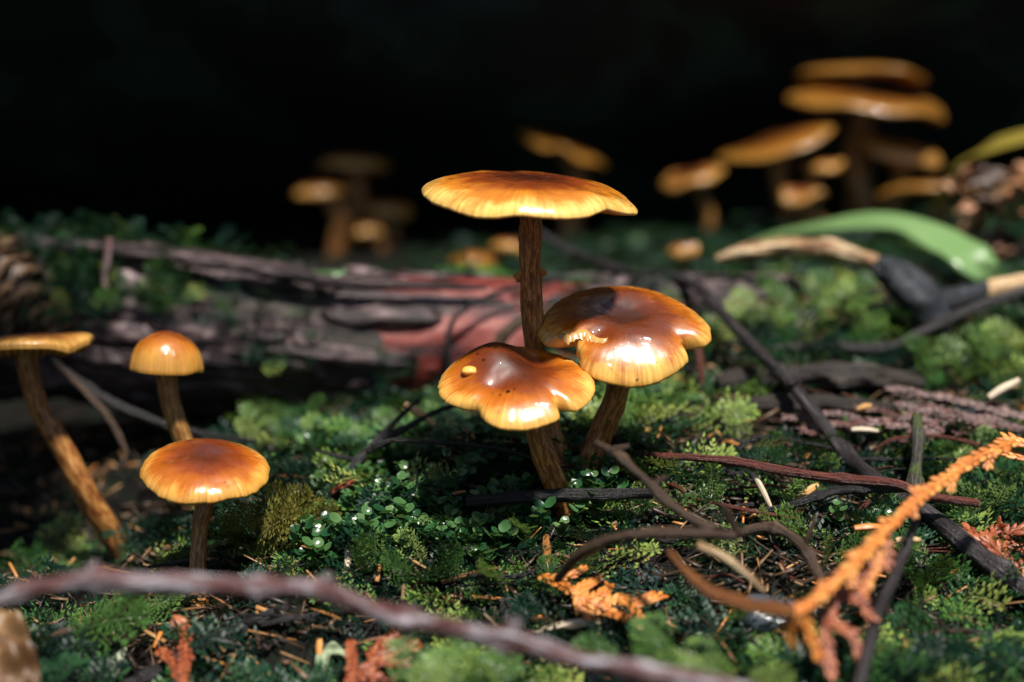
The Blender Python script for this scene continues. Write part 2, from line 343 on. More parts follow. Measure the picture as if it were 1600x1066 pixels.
cw = np.vstack([cw, [[-22, 58, -2.5], [-8, 60, 0.2], [2, 62, 2.2], [14, 62, 3.6], [26, 60, 4.2], [-40, 66, -2], [40, 66, 4.5], [0, 85, 3],
    [-60, 90, 2], [60, 90, 5], [-45, 35, -3], [45, 35, -1], [0, 12, -9], [-40, 5, -9], [40, 5, -8], [0, -30, -10], [0, 120, 5], [-20, 75, 0.5], [22, 76, 4.5]]])
TW = tps_fit(cw[:, :2], cw[:, 2], 0.6)
def Gs(x, y):
    x = np.asarray(x, float); y = np.asarray(y, float)
    xc = np.clip(x, -60, 60); yc = np.clip(y, -25, 115)
    d2 = (xc[..., None] - cw[:, 0]) ** 2 + (yc[..., None] - cw[:, 1]) ** 2
    z = (0.5 * d2 * np.log(d2 + 1e-9)) @ TW[:-3] + TW[-3] + TW[-2] * xc + TW[-1] * yc
    return z
def G(x, y):
    x = np.asarray(x, float); y = np.asarray(y, float)
    q = np.stack([x, y, np.zeros_like(x)], -1)
    return Gs(x, y) - 0.38 + 0.30 * fbm(q * 0.45, 3, 2) + 0.16 * fbm(q * 1.6, 5, 3)
def gnorm(x, y):
    e = 0.25; n = np.stack([-(G(x + e, y) - G(x - e, y)) / (2 * e), -(G(x, y + e) - G(x, y - e)) / (2 * e), np.ones_like(np.asarray(x, float))], -1)
    return n / np.linalg.norm(n, axis=-1, keepdims=True)
def on_ground(px, py, off=0.0):
    """where the sight line through a pixel meets the ground"""
    Y = np.linspace(24, 62, 400); pts = np.array([P(px, py, y) for y in Y])
    g = G(pts[:, 0], pts[:, 1]); i = np.argmax(pts[:, 2] <= g)
    if pts[i, 2] > g[i]: i = np.argmin(pts[:, 2] - g)
    p = pts[i].copy(); p[2] = g[i] + off; return p
nx = 320; ny = 420
gx = np.sinh(np.linspace(-6.2, 6.2, nx)) * 13; sy = np.linspace(-4.6, 5.4, ny); gy = 38 + np.sinh(sy) * 17
X, Yg = np.meshgrid(gx, gy); Z = G(X, Yg)
i = np.arange(ny - 1)[:, None] * nx; j = np.arange(nx - 1)[None]
gf = np.stack([i + j, i + j + 1, i + nx + j + 1, i + nx + j], -1).reshape(-1, 4)
gv = np.stack([X, Yg, Z], -1).reshape(-1, 3)
tag(link('ground', new_mesh('ground', gv, gf, SOIL)), 'dark wet forest soil under moss and litter', kind='structure')

# ------------------------------------------------------------------ great fallen trunk, added to keep the background in shade
def big_trunk():
    n, segs = 90, 120
    c = np.stack([np.linspace(-260, 280, n), 113 + 5 * np.sin(np.linspace(0, 5, n)), 46 + 2 * np.sin(np.linspace(1, 4, n))], -1)
    th = np.linspace(0, 2 * np.pi, segs, endpoint=False)
    d = np.stack([np.zeros(segs), np.cos(th), np.sin(th)], -1)
    pc = np.stack([np.broadcast_to(np.cos(th), (n, segs)), np.broadcast_to(np.sin(th), (n, segs)), np.broadcast_to(c[:, :1] * 0.03, (n, segs))], -1)
    rr = 46 * (1 + 0.03 * fbm(pc * np.array([2, 2, 2.5]), 9, 3) + 0.02 * vnoise(pc * np.array([14, 14, 2.0]), 4))
    v = (c[:, None] + d[None] * rr[..., None]).reshape(-1, 3)
    i = np.arange(n - 1)[:, None] * segs; j = np.arange(segs)[None]; j2 = (j + 1) % segs
    f = np.stack([i + j, i + j2, i + segs + j2, i + segs + j], -1).reshape(-1, 4).tolist()
    f.append(list(range(segs))); f.append([(n - 1) * segs + k for k in range(segs)][::-1])
    solo('shade_trunk', (0, 113, 3), v, f, TRUNK, 'huge dark fallen trunk added across the background to shade it', 'tree trunk', attrs={'pc': pc.reshape(-1, 3)})
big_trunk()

# ------------------------------------------------------------------ mushrooms
PHM = R(84)
def prof(phi, h, k): return h * np.clip((np.cos(phi) - math.cos(PHM)) / (1 - math.cos(PHM)), 0, 1) ** k
def make_cap(t, c, Rx, h, tilt=0.0, roll=0.0, k=1.0, ell=1.0, lobes=(), notches=(), rim=(), bumps=(), mat=CAP, yaw=0.0, seed=0, under=0.55, thick=0.06, stem_r=0.28, na=240, nr=44, gills=64, gill_depth=0.12):
    """c = centre of the rim plane. lobes: (angle, width, gain) on the radius; rim: (angle, width, dz) lifts or drops the margin;
    bumps: (u, v, amp, sigma) on the skin. angle 0 = right, 90 = towards the viewer."""
    th = np.linspace(0, 2 * np.pi, na, endpoint=False)
    def around(lst):
        out = np.zeros(na)
        for a, w, g in lst:
            d = (th - R(a) + np.pi) % (2 * np.pi) - np.pi; out += g * np.exp(-(d / R(w)) ** 2)
        return out
    cth, sth = np.cos(th), np.sin(th)
    wob = 0.014 * vnoise(np.stack([cth * 11 + seed, sth * 11, np.ones(na)], -1), seed + 7) + 0.035 * vnoise(np.stack([cth * 1.5 + seed, sth * 1.5, np.zeros(na)], -1), seed) + 0.010 * vnoise(np.stack([cth * 5 + seed, sth * 6, np.zeros(na)], -1), seed + 3)
    Rt = Rx * (1 + wob + around(lobes) + around(notches)) * (1 + 0.003 * np.cos(th * 58 + 2 * np.sin(th * 3)))
    dz = around(rim)
    def place(u, v, w):
        q = np.stack([u, -v * 1.0, w], -1)                      # v runs towards the camera
        ct, st = math.cos(R(tilt)), math.sin(R(tilt)); y, z = q[..., 1].copy(), q[..., 2].copy()
        q[..., 1] = y * ct - z * st; q[..., 2] = y * st + z * ct  # near rim dips
        cr, sr = math.cos(R(roll)), math.sin(R(roll)); x, z = q[..., 0].copy(), q[..., 2].copy()
        q[..., 0] = x * cr + z * sr; q[..., 2] = -x * sr + z * cr # right rim dips
        return q + c
    phi = np.linspace(0, 1, nr) ** 0.85 * PHM
    rho = np.sin(phi) / math.sin(PHM)
    rim_mask = lambda r: np.clip((r - 0.25) / 0.75, 0, 1) ** 2
    rm_ = rho[:, None] ** 4
    rr = rho[:, None] * (Rx * (1 - rm_) + Rt[None] * rm_); u = rr * cth; v = rr * sth * ell
    w = prof(phi, h, k)[:, None] + rim_mask(rho)[:, None] * dz[None]
    for a, b, g, s in bumps: w = w + g * np.exp(-(((u / Rx - a) ** 2 + (v / Rx - b) ** 2) / s ** 2))
    q3 = np.stack([u / Rx * 2.2 + seed, v / Rx * 2.2, np.zeros_like(u)], -1)
    w = w + 0.05 * h * fbm(q3, seed + 1, 3) * np.minimum(1, (1.15 - rho[:, None]) * 3)
    top = place(u, v, w)
    # margin roll and underside
    und = np.linspace(1, 0.0, 14); rows = []
    for s_ in und:
        ru = Rt * (stem_r / Rx * 0.8 + (0.985 - stem_r / Rx * 0.8) * s_)
        uu = ru * cth; vv = ru * sth * ell
        ww = -thick * (1 if s_ < 1 else 0.75) + (h * under) * (1 - s_ ** 2.2) + rim_mask(np.full(na, s_)) * dz
        if 0.02 < s_ < 0.99:
            ww = ww - gill_depth * np.abs(((th * gills / (2 * np.pi)) % 1) * 2 - 1) * min(1, (1 - s_) * 6) * min(1, s_ * 5) * 1.0
        rows.append(place(uu, vv, ww))
    rows = np.array(rows)
    pc_top = np.stack([np.broadcast_to(cth, rr.shape), np.broadcast_to(sth, rr.shape), np.broadcast_to(rho[:, None], rr.shape)], -1)
    def grid(n): 
        i = np.arange(n - 1)[:, None] * na; j = np.arange(na)[None]; j2 = (j + 1) % na
        return np.stack([i + j, i + na + j, i + na + j2, i + j2], -1).reshape(-1, 4)
    tv = np.vstack([top.reshape(-1, 3), rows[0].reshape(-1, 3)])
    tr = np.r_[np.repeat(rho, na), np.full(na, 1.0)]; tpc = np.vstack([pc_top.reshape(-1, 3), pc_top[-1]])
    cap = part(t, 'cap', tv, grid(nr + 1), mat, attrs={'rad': tr, 'pc': tpc})
    gp = np.stack([np.broadcast_to(cth, (14, na)), np.broadcast_to(sth, (14, na)), np.broadcast_to(und[:, None], (14, na))], -1).reshape(-1, 3)
    g = part(cap, 'gills', rows.reshape(-1, 3), grid(14), GILL, attrs={'pc': gp}, root=t)
    def skin(a, b):
        """point on the skin at (u, v) in units of the radius"""
        r0 = min(0.999, math.hypot(a, b / ell)); ph = math.asin(r0 * math.sin(PHM)); ww = float(prof(np.array(ph), h, k))
        an = math.atan2(b, a)
        rm = float(rim_mask(np.array(r0))) * float(np.interp(an % (2 * np.pi), th, dz))
        ww += rm + sum(gg * math.exp(-(((a - x) ** 2 + (b - y) ** 2) / s ** 2)) for x, y, gg, s in bumps)
        return place(np.array(a * Rx), np.array(b * Rx), np.array(ww))
    return cap, skin
def make_stem(t, pts, rad, mat=STEM, n=70, segs=28, rough=0.10, seed=0, flute=0.05, knots=()):
    v, f, a = tube(pts, rad, n, segs, rough, 2.2, seed, knots=knots, flute=flute)
    return part(t, 'stem', v, f, mat, attrs=a)
def flap(t, parent, p, d, size, mat, seed):
    """a torn scrap of veil on a stem"""
    r = np.random.default_rng(seed); n = 9; v = []
    side = np.array([0, -0.5, 0.9]); side /= np.linalg.norm(side); d = np.asarray(d, float) / np.linalg.norm(d)
    for i_ in range(n):
        s_ = i_ / (n - 1) - 0.5
        v.append(p + side * s_ * size * 1.6 - d * 0.04); v.append(p + side * s_ * size * 1.5 + d * size * (0.5 + 0.5 * r.random()) * (1 - 3 * s_ * s_) + np.array([0, -0.05, -0.05 * r.random()]))
    v = np.array(v); back = v + np.array([0.0, 0.03, 0.01]); m = len(v)
    f = [(2 * i_, 2 * i_ + 1, 2 * i_ + 3, 2 * i_ + 2) for i_ in range(n - 1)] + [(m + 2 * i_ + 2, m + 2 * i_ + 3, m + 2 * i_ + 1, m + 2 * i_) for i_ in range(n - 1)]
    f += [(2 * i_ + 1, m + 2 * i_ + 1, m + 2 * i_ + 3, 2 * i_ + 3) for i_ in range(n - 1)]
    part(parent, 'veil_scrap', np.vstack([v, back]), f, mat, root=t, attrs={'pc': np.vstack([v, back])})

# tall one in the middle
b = P(885, 765, 35.9); t = thing('mushroom', b, 'tallest mushroom with flat wide glossy amber cap on a long straight brown stem', 'mushroom')
_, skinA = make_cap(t, P(824, 313, 35.3), 2.62, 0.62, tilt=6, roll=3.0, k=0.9, seed=2, mat=CAP_A, stem_r=0.33,
    rim=((0, 24, -0.16), (42, 11, 0.12), (118, 20, -0.12), (180, 30, 0.08), (68, 13, -0.02), (95, 8, 0.05), (150, 10, -0.04), (290, 50, 0.10)), lobes=((36, 10, -0.05), (5, 25, 0.04)), bumps=((0.1, 0.0, -0.06, 0.25), (0.55, 0.2, -0.06, 0.2)), under=0.35, thick=0.05)
s = make_stem(t, np.vstack([P(829, 310, 35.4), path((829, 345, 35.4), (829, 430, 35.5), (834, 520, 35.7), (845, 600, 35.9), (862, 680, 36.0), (882, 745, 36.0), (892, 790, 36.0))]),
    [0.38, 0.29, 0.265, 0.27, 0.27, 0.27, 0.30, 0.34], STEM, seed=3, rough=0.15, n=160, segs=40)
flap(t, s, P(811, 432, 35.25), (-1, -0.3, 0.1), 0.20, STEM2, 5); flap(t, s, P(848, 425, 35.25), (1, -0.3, 0.1), 0.13, STEM, 6)
# low front one
b = P(880, 790, 34.6); t = thing('mushroom', b, 'low humped mushroom with slimy amber cap, pale blister and drooping front lobe', 'mushroom')
capB, skinB = make_cap(t, P(806, 606, 33.9), 1.84, 0.52, tilt=18, roll=0, k=0.95, seed=5, stem_r=0.28, ell=0.95,
    lobes=((88, 22, 0.08), (50, 5, -0.22), (126, 9, -0.14), (180, 30, 0.05), (0, 30, 0.05)), rim=((88, 24, -0.10), (0, 35, 0.10), (185, 28, 0.0), (145, 18, 0.06), (270, 60, 0.15)),
    bumps=((-0.30, -0.34, 0.42, 0.42), (0.32, -0.30, -0.22, 0.26), (-0.25, 0.36, -0.12, 0.20), (0.55, 0.1, 0.10, 0.3), (-0.75, 0.2, -0.08, 0.25)), under=0.35)
make_stem(t, np.vstack([P(836, 612, 34.2), path((838, 650, 34.2), (843, 690, 34.2), (860, 735, 34.4), (880, 785, 34.7), (885, 815, 34.9))]), [0.34, 0.27, 0.27, 0.30, 0.33, 0.36], STEM, seed=8, rough=0.14)
def blob(t, parent, name, p, r, mat, sq=0.6, seed=0, n=14):
    th = np.linspace(0, np.pi, n); ph = np.linspace(0, 2 * np.pi, n * 2, endpoint=False)
    T, Ph = np.meshgrid(th, ph, indexing='ij'); d = np.stack([np.sin(T) * np.cos(Ph), np.sin(T) * np.sin(Ph), np.cos(T) * sq], -1)
    d = d * (1 + 0.12 * fbm(d * 1.5 + seed, seed, 2))[..., None]
    v = (p + d * r).reshape(-1, 3); m = n * 2
    i = np.arange(n - 1)[:, None] * m; j = np.arange(m)[None]; j2 = (j + 1) % m
    return part(parent, name, v, np.stack([i + j, i + m + j, i + m + j2, i + j2], -1).reshape(-1, 4), mat, root=t)
blob(t, capB, 'blister', skinB(-0.60, 0.02) - np.array([0, 0.0, 0.03]), 0.20, BLISTER, 0.6, 3)
for q, (a, bb, r_) in enumerate([(-0.35, -0.28, .05), (-0.27, -0.24, .035), (-0.42, -0.05, .04), (-0.1, 0.5, .05), (-0.2, 0.55, .035), (-0.02, 0.47, .03), (-0.3, 0.5, .03), (-0.5, -0.2, .035)]):
    blob(t, capB, 'water_bead', skinB(a, bb), r_, WATER, 0.6, q, 8)
# right one with the torn margin
b = P(908, 785, 36.2); t = thing('mushroom', b, 'broad mushroom with dark sunken brown centre and a torn notch in its yellow margin', 'mushroom')
capC, skinC = make_cap(t, P(975, 517, 35.6), 2.10, 0.60, tilt=22, roll=1.5, k=0.85, seed=9, mat=CAP_C, stem_r=0.3, ell=0.98,
    lobes=((90, 30, 0.06), (146, 7, -0.36), (133, 8, -0.14), (32, 6, -0.24), (165, 18, 0.04), (10, 20, 0.05)), rim=((86, 36, -0.34), (168, 20, -0.04), (12, 16, 0.14), (270, 60, 0.05)),
    bumps=((0.02, -0.02, -0.22, 0.30), (0.05, -0.42, 0.06, 0.3), (-0.35, 0.45, -0.12, 0.16), (0.62, 0.38, -0.06, 0.14)), under=0.3)
make_stem(t, np.vstack([P(972, 545, 35.8), path((970, 580, 35.6), (960, 625, 35.7), (938, 680, 35.9), (922, 730, 36.0), (908, 785, 36.2), (900, 820, 36.4))]), [0.36, 0.31, 0.29, 0.31, 0.36, 0.42, 0.45], STEM, seed=12, rough=0.14)
tr_, tv_ = np.random.default_rng(4), []
for q in range(26):
    u_ = q / 25; a_ = -0.80 + 0.56 * u_; b_ = 0.34 + 0.14 * u_ + 0.05 * math.sin(u_ * 9) + 0.010 * tr_.normal(); wd = 0.04 + 0.08 * math.sin(math.pi * u_) * (0.5 + tr_.random())
    up_ = 0.015 + 0.02 * tr_.random()
    tv_ += [skinC(a_, b_) + [0, 0, -0.03], skinC(a_ + 0.01, b_ + 0.02) + [0, -0.02, up_ + 0.03], skinC(a_, b_ + wd * 0.6) + [0, -0.03, up_ * 0.8], skinC(a_, b_ + wd) + [0, -0.02, -0.04]]
part(capC, 'torn_edge', np.array(tv_), [(4 * q + z, 4 * q + 4 + z, 4 * q + 5 + z, 4 * q + 1 + z) for q in range(25) for z in range(3)], FLESH, root=t)
# lower left, in focus
b = P(312, 992, 33.3); t = thing('mushroom', b, 'glossy amber mushroom with shallow pointed cap and slender dark stem behind the grey twig', 'mushroom')
make_cap(t, P(322, 738, 34.0), 1.57, 0.50, tilt=14, roll=4, k=0.95, seed=14, mat=CAP_D, stem_r=0.2, rim=((110, 25, -0.05), (20, 25, -0.05), (200, 40, 0.06), (60, 10, 0.04)), lobes=((55, 10, -0.03),),
    bumps=((-0.05, -0.35, 0.16, 0.30), (-0.45, 0.1, -0.05, 0.12)), under=0.3)
s = make_stem(t, np.vstack([P(320, 748, 34.1), path((321, 780, 34.1), (312, 830, 34.0), (308, 890, 33.8), (312, 990, 33.3), (314, 1015, 33.2))]), [0.27, 0.23, 0.19, 0.20, 0.25, 0.28], STEM, seed=15, rough=0.14)
flap(t, s, P(336, 776, 34.0), (1, -0.2, 0.1), 0.16, STEM, 9)
# small bell behind it
b = on_ground(335, 800); t = thing('mushroom', b, 'small bell shaped honey mushroom with tan stem rising behind the pointed cap', 'mushroom')
make_cap(t, P(259, 577, 38.2), 0.99, 1.02, tilt=-3, roll=4, k=0.8, seed=21, mat=CAP2, stem_r=0.28, rim=((200, 40, -0.05), (330, 20, -0.02), (20, 15, 0.06)), under=0.5, gills=44)
make_stem(t, np.vstack([P(258, 565, 38.2), path((262, 600, 38.2), (271, 645, 38.2), (291, 700, 38.3), (320, 765, 38.5)), b + np.array([0, 0, -0.5])]), [0.33, 0.27, 0.26, 0.26, 0.28, 0.3], STEM2, seed=22, rough=0.06)
# far left, cut by the frame
b = on_ground(205, 872); t = thing('mushroom', b, 'brown capped mushroom with upturned ragged yellow rim and visible gills beside the cone', 'mushroom')
make_cap(t, P(42, 541, 39.6), 1.80, 0.34, tilt=-7, roll=-4, k=0.8, seed=27, mat=CAPB, stem_r=0.3, rim=((0, 26, 0.02), (350, 14, 0.12), (30, 14, -0.16), (90, 30, 0.06)), lobes=((20, 10, -0.07),), under=0.6, thick=0.16, gills=52, gill_depth=0.22)
make_stem(t, np.vstack([P(38, 545, 39.6), path((44, 580, 39.6), (62, 640, 39.7), (98, 700, 39.8), (140, 780, 40)), b + np.array([0, 0, -0.4])]), [0.33, 0.28, 0.29, 0.31, 0.34, 0.36], STEM, seed=28, rough=0.06)

# background cluster and stragglers
def bg_mushroom(px, py, wpx, Y, base_px, base_py, label, h=0.25, tilt=0, roll=0, mat=CAPB, seed=0, sr=0.35, rim=(), stem=STEM2, group=None):
    Y = Y * 1.13 if Y > 66.5 else Y * 1.2 if py < 320 else Y; sr = sr * 1.1; w_ = np.random.default_rng(seed + 500)
    rim = tuple(rim) + tuple((w_.random() * 360, 12 + 25 * w_.random(), 0.35 * w_.normal() * min(1, wpx / 170)) for _ in range(5)); lob = tuple((w_.random() * 360, 10 + 20 * w_.random(), 0.10 * w_.normal()) for _ in range(4)); tilt += 5 * w_.normal(); roll += 5 * w_.normal()
    c = P(px, py, Y); Rr = wpx / 2 * Y / FPX
    bb = P(base_px, base_py, Y + 0.5); bb[2] = min(bb[2], float(G(bb[0], bb[1]))); bb[2] = float(G(bb[0], bb[1]))
    t = thing('mushroom', bb, label, 'mushroom', group)
    make_cap(t, c, Rr, h * Rr, tilt=tilt, roll=roll, k=0.8, seed=seed, mat=mat, stem_r=sr, rim=rim, lobes=lob, na=120, nr=20, under=0.5, thick=0.14, gills=30)
    top = c + np.array([0, 0, h * Rr * 0.3]); mid = (top + bb) / 2 + np.array([0.9 * math.sin(seed * 1.7), 0, 0.3])
    make_stem(t, np.array([top, top * 0.7 + mid * 0.3, mid, bb * 0.7 + mid * 0.3, bb - np.array([0, 0, 0.5])]), [sr * 1.15, sr, sr, sr * 1.1, sr * 1.2], stem, 36, 14, 0.06, seed)
bg_mushroom(1338, 128, 185, 66, 1330, 400, 'topmost upturned golden mushroom of the background cluster', 0.22, 2, 0, CAP_DIM, 31, 0.5, rim=((180, 40, 0.2), (90, 50, 0.1), (0, 30, 0.15)))
bg_mushroom(1352, 163, 240, 64, 1350, 400, 'widest golden mushroom of the background cluster, just under the topmost cap', 0.16, 3, 3, CAP_DIM, 32, 0.5, rim=((0, 30, -0.2), (60, 20, 0.2), (180, 30, -0.25), (120, 20, 0.2)))
bg_mushroom(1218, 222, 190, 63, 1240, 400, 'wavy tilted golden mushroom jutting out beside the background cluster', 0.12, 4, -14, CAP_DIM, 33, 0.42, rim=((180, 40, 0.35), (0, 30, -0.2), (90, 40, -0.1)))
bg_mushroom(1395, 240, 150, 64, 1370, 400, 'glossy reddish brown mushroom under the widest cap of the background cluster', 0.35, 6, 5, CAPB, 34, 0.4)
bg_mushroom(1085, 280, 95, 66, 1110, 400, 'small brown mushroom at the outer edge of the background cluster', 0.3, 4, -14, CAPB, 35, 0.3)
bg_mushroom(1285, 262, 70, 62, 1290, 390, 'small shiny brown mushroom under the wavy cap in the background', 0.35, 6, 0, CAPB, 36, 0.28)
bg_mushroom(1255, 305, 70, 61, 1260, 390, 'short brown mushroom low down before the background cluster', 0.35, 6, 0, CAPB, 37, 0.28)
bg_mushroom(1445, 298, 150, 60, 1450, 390, 'narrow tan mushroom with steeply tilted cap above the green blade', 0.18, 3, -13, CAP_DIM, 38, 0.35)
bg_mushroom(553, 260, 110, 77, 538, 440, 'blurred brown mushroom with glinting cap, taller of the pair in the dark', 0.32, 3, 0, CAPB, 41, 0.55, stem=STEM)
bg_mushroom(502, 300, 80, 75, 525, 440, 'blurred reddish mushroom leaning beside the glinting capped one', 0.4, 3, 0, CAPB, 42, 0.45, stem=STEM)
bg_mushroom(605, 330, 80, 77, 618, 440, 'dim brown mushroom standing right behind the bare log', 0.45, 3, 0, CAPB, 43, 0.5, stem=STEM)
bg_mushroom(575, 362, 50, 75, 600, 440, 'tiny dim mushroom beside the brown one behind the log', 0.5, 3, 0, CAPB, 44, 0.35, stem=STEM)
bg_mushroom(884, 236, 140, 74, 888, 430, 'blurred golden mushroom with tilted cap floating in the dark behind the tallest mushroom', 0.2, 2, 10, CAP_DIM, 45, 0.5, stem=STEM)
bg_mushroom(736, 412, 76, 62, 735, 450, 'squat pale yellow mushroom just above the log', 0.55, 4, 0, CAP_DIM, 46, 0.35)
bg_mushroom(795, 385, 50, 64, 795, 450, 'small tan mushroom behind the stem of the tallest mushroom', 0.5, 4, 0, CAPB, 47, 0.3)
bg_mushroom(1068, 395, 50, 62, 1068, 430, 'tiny brown mushroom in the moss behind the log', 0.6, 4, 0, CAPB, 48, 0.25)

# ------------------------------------------------------------------ the bare log behind
LOGP = path((-420, 470, 53), (-150, 480, 51), (60, 492, 49.6), (330, 520, 48.6), (620, 545, 48.4), (900, 540, 49), (1240, 520, 50.5))
LOGR = [2.7, 2.7, 2.75, 2.6, 2.55, 2.35, 2.0]
LN, LSEG = 160, 64
LC = catmull(LOGP, LN); LT, LNn, LB = frames(LC); LL = np.r_[0, np.cumsum(np.linalg.norm(np.diff(LC, axis=0), axis=1))]
LRad = np.interp(np.linspace(0, 1, LN), np.linspace(0, 1, len(LOGR)), LOGR)
def log_pt(l, ph, off=0.0):
    """l: cm along the log, ph: 0 = top, + = towards the viewer"""
    l = np.asarray(l, float); ph = np.asarray(ph, float)
    c = np.stack([np.interp(l, LL, LC[:, q]) for q in range(3)], -1)
    nn = np.stack([np.interp(l, LL, LNn[:, q]) for q in range(3)], -1); bb = np.stack([np.interp(l, LL, LB[:, q]) for q in range(3)], -1)
    r = np.interp(l, LL, LRad) * (1 + 0.03 * fbm(np.stack([np.cos(ph) * 1.5, np.sin(ph) * 1.5, l * 0.35], -1), 40, 3) + 0.02 * vnoise(np.stack([np.cos(ph) * 7, np.sin(ph) * 7, l * 0.25], -1), 41)) + off
    sgn = -1 if LB[0][1] > 0 else 1
    d = nn * np.cos(ph)[..., None] + bb * (sgn * np.sin(ph))[..., None]
    return c + d * r[..., None], d
def log_l(px):
    return float(np.interp(px, [800 + FPX * c[0] / c[1] * 1.0 for c in LC], LL))
ll = np.linspace(0, LL[-1], LN * 2); ph = np.linspace(0, 2 * np.pi, LSEG, endpoint=False)
A, B = np.meshgrid(ll, ph, indexing='ij'); v, _ = log_pt(A, B); n = LN * 2
i = np.arange(n - 1)[:, None] * LSEG; j = np.arange(LSEG)[None]; j2 = (j + 1) % LSEG
f = np.stack([i + j, i + j2, i + LSEG + j2, i + LSEG + j], -1).reshape(-1, 4).tolist()
f.append(list(range(LSEG))[::-1]); f.append([(n - 1) * LSEG + q for q in range(LSEG)])
lb = LC[LN // 2] - np.array([0, 0, 2.5])
log = thing('bare_log', lb, 'weathered log with grey bark on one side and bare reddish wood showing', 'log')
part(log, 'inner_wood', v.reshape(-1, 3), f, WOOD, attrs={'pc': np.stack([np.cos(B) * 2.5, np.sin(B) * 2.5, A], -1).reshape(-1, 3)})
def bark_plate(l0, ph0, dl, dph, th, seed):
    r = np.random.default_rng(seed); na, nb = 15, 8
    a = np.linspace(-1, 1, na); bq = np.linspace(-1, 1, nb); Aq, Bq = np.meshgrid(a, bq, indexing='ij')
    ed = 1 + 0.22 * fbm(np.stack([Bq * 2.2 + seed, Aq * 0.2, np.zeros_like(Aq)], -1), seed, 2)
    l = l0 + dl * Aq * ed; p_ = ph0 + dph * Bq * (np.sqrt(np.clip(1 - 0.75 * Aq ** 4, 0.05, 1))) * (1 + 0.25 * fbm(np.stack([Aq * 3 + seed, Bq * 0.2, np.zeros_like(Aq)], -1), seed + 2, 2))
    edge = np.maximum(np.abs(Aq), np.abs(Bq))
    off = th * (0.75 + 0.6 * 1.3 * fbm(np.stack([l * 0.9, p_ * 9, np.full_like(l, seed)], -1), 50, 3)) * np.where(edge > 0.99, 0.55, 1) + 0.05
    top, _ = log_pt(l, p_, off); bot, _ = log_pt(l, p_, -0.12)
    v = np.vstack([top.reshape(-1, 3), bot.reshape(-1, 3)]); m = na * nb
    i = np.arange(na - 1)[:, None] * nb; j = np.arange(nb - 1)[None]
    f = np.stack([i + j, i + nb + j, i + nb + j + 1, i + j + 1], -1).reshape(-1, 4).tolist()
    ring = [q for q in range(nb)] + [q * nb + nb - 1 for q in range(1, na)] + [(na - 1) * nb + q for q in range(nb - 2, -1, -1)] + [q * nb for q in range(na - 2, 0, -1)]
    for x, y in zip(ring, ring[1:] + ring[:1]): f.append((x, y, m + y, m + x))
    pc = np.stack([np.cos(p_) * 2.5 + seed * 0.37, np.sin(p_) * 2.5, l], -1).reshape(-1, 3)
    part(log, 'bark_plate', v, f, BARK, attrs={'pc': np.vstack([pc, pc])})
q = 0
l_end = log_l(618)
la = np.linspace(0, l_end - 0.6, 90); A, B = np.meshgrid(la, ph, indexing='ij'); A = A * (1 + 0.012 * np.sin(B * 5) + 0.01 * np.sin(B * 11)); v, _ = log_pt(A, B, 0.05); i = np.arange(89)[:, None] * LSEG
part(log, 'bark_bed', v.reshape(-1, 3), np.stack([i + j, i + j2, i + LSEG + j2, i + LSEG + j], -1).reshape(-1, 4), ROT, attrs={'pc': np.stack([np.cos(B) * 2.5, np.sin(B) * 2.5, A], -1).reshape(-1, 3)})
ph0 = -1.15
while ph0 < 2.7:
    dph = 0.075 + 0.13 * rng.random(); ph0 += dph
    l = 0.4 + rng.random() * 3
    lim = l_end + rng.normal() * 1.2 - (2.0 if -0.2 < ph0 < 0.5 else 0) + (0.8 if ph0 > 1.6 else 0)
    while l < lim:
        dl = 0.7 + 2.3 * rng.random()
        if l + dl > lim + 0.5: dl = max(0.5, (lim - l) / 2 + 0.25)
        if rng.random() < 0.86: bark_plate(l + dl, ph0 + 0.05 * rng.normal(), dl * 1.06, dph * (0.9 + 0.35 * rng.random()), 0.05 + 0.22 * rng.random() ** 1.5, 100 + q); q += 1
        l += 2 * dl - 0.1
    ph0 += dph * 0.9
ph0 = -0.9
while ph0 < 2.4:
    dph = 0.07 + 0.10 * rng.random(); ph0 += dph; l = log_l(835 + 70 * rng.random())
    while l < LL[-1] - 1.2:
        dl = 0.5 + 1.4 * rng.random()
        if rng.random() < (0.25 if ph0 < 0.35 else 0.8): bark_plate(min(l + dl, LL[-1] - dl), ph0 + 0.05 * rng.normal(), dl * 1.05, dph * (0.9 + 0.4 * rng.random()), 0.05 + 0.15 * rng.random(), 100 + q); q += 1
        l += 2 * dl - 0.05
    ph0 += dph * 0.8
for (px, ph0, dl, dph) in [(905, -0.1, 1.3, 0.11), (1010, 0.25, 1.6, 0.10), (1120, 0.0, 1.2, 0.09), (1100, 0.55, 1.5, 0.12), (740, -0.45, 1.6, 0.12), (880, 1.9, 1.4, 0.14)]:
    bark_plate(log_l(px), ph0, dl, dph, 0.12, 300 + q); q += 1

# ------------------------------------------------------------------ sticks and twigs
LIFTED = ('fallen_branch', 'red_twig', 'black_stick', 'dark_twig', 'thin_twig', 'slanting_twig', 'brown_twig')
def twig(name, pts, rad, mat, label, n=80, segs=12, rough=0.16, knots=(), seed=0, cat='twig', group=None, nubs=()):
    pts = lift(catmull(pts, 40), 0.7 if name == 'fallen_branch' else 0.30) if name in LIFTED else np.asarray(pts, float); base = pts[np.argmin(pts[:, 2])]
    v, f, a = tube(pts, rad, n, segs, rough, 2.0, seed, knots)
    t = thing(name, base, label, cat, group)
    part(t, 'shaft', v, f, mat, attrs=a)
    for (p, d, L, r) in nubs:
        p = np.asarray(p, float); d = np.asarray(d, float)
        v, f, a = tube(np.array([p, p + d * L * 0.5, p + d * L + np.array([0.05, 0, 0.02])]), [r * 1.3, r, r * 0.6], 10, 10, 0.2, 3, seed + 5)
        part(t, 'side_stub', v, f, mat, attrs=a)
    return t
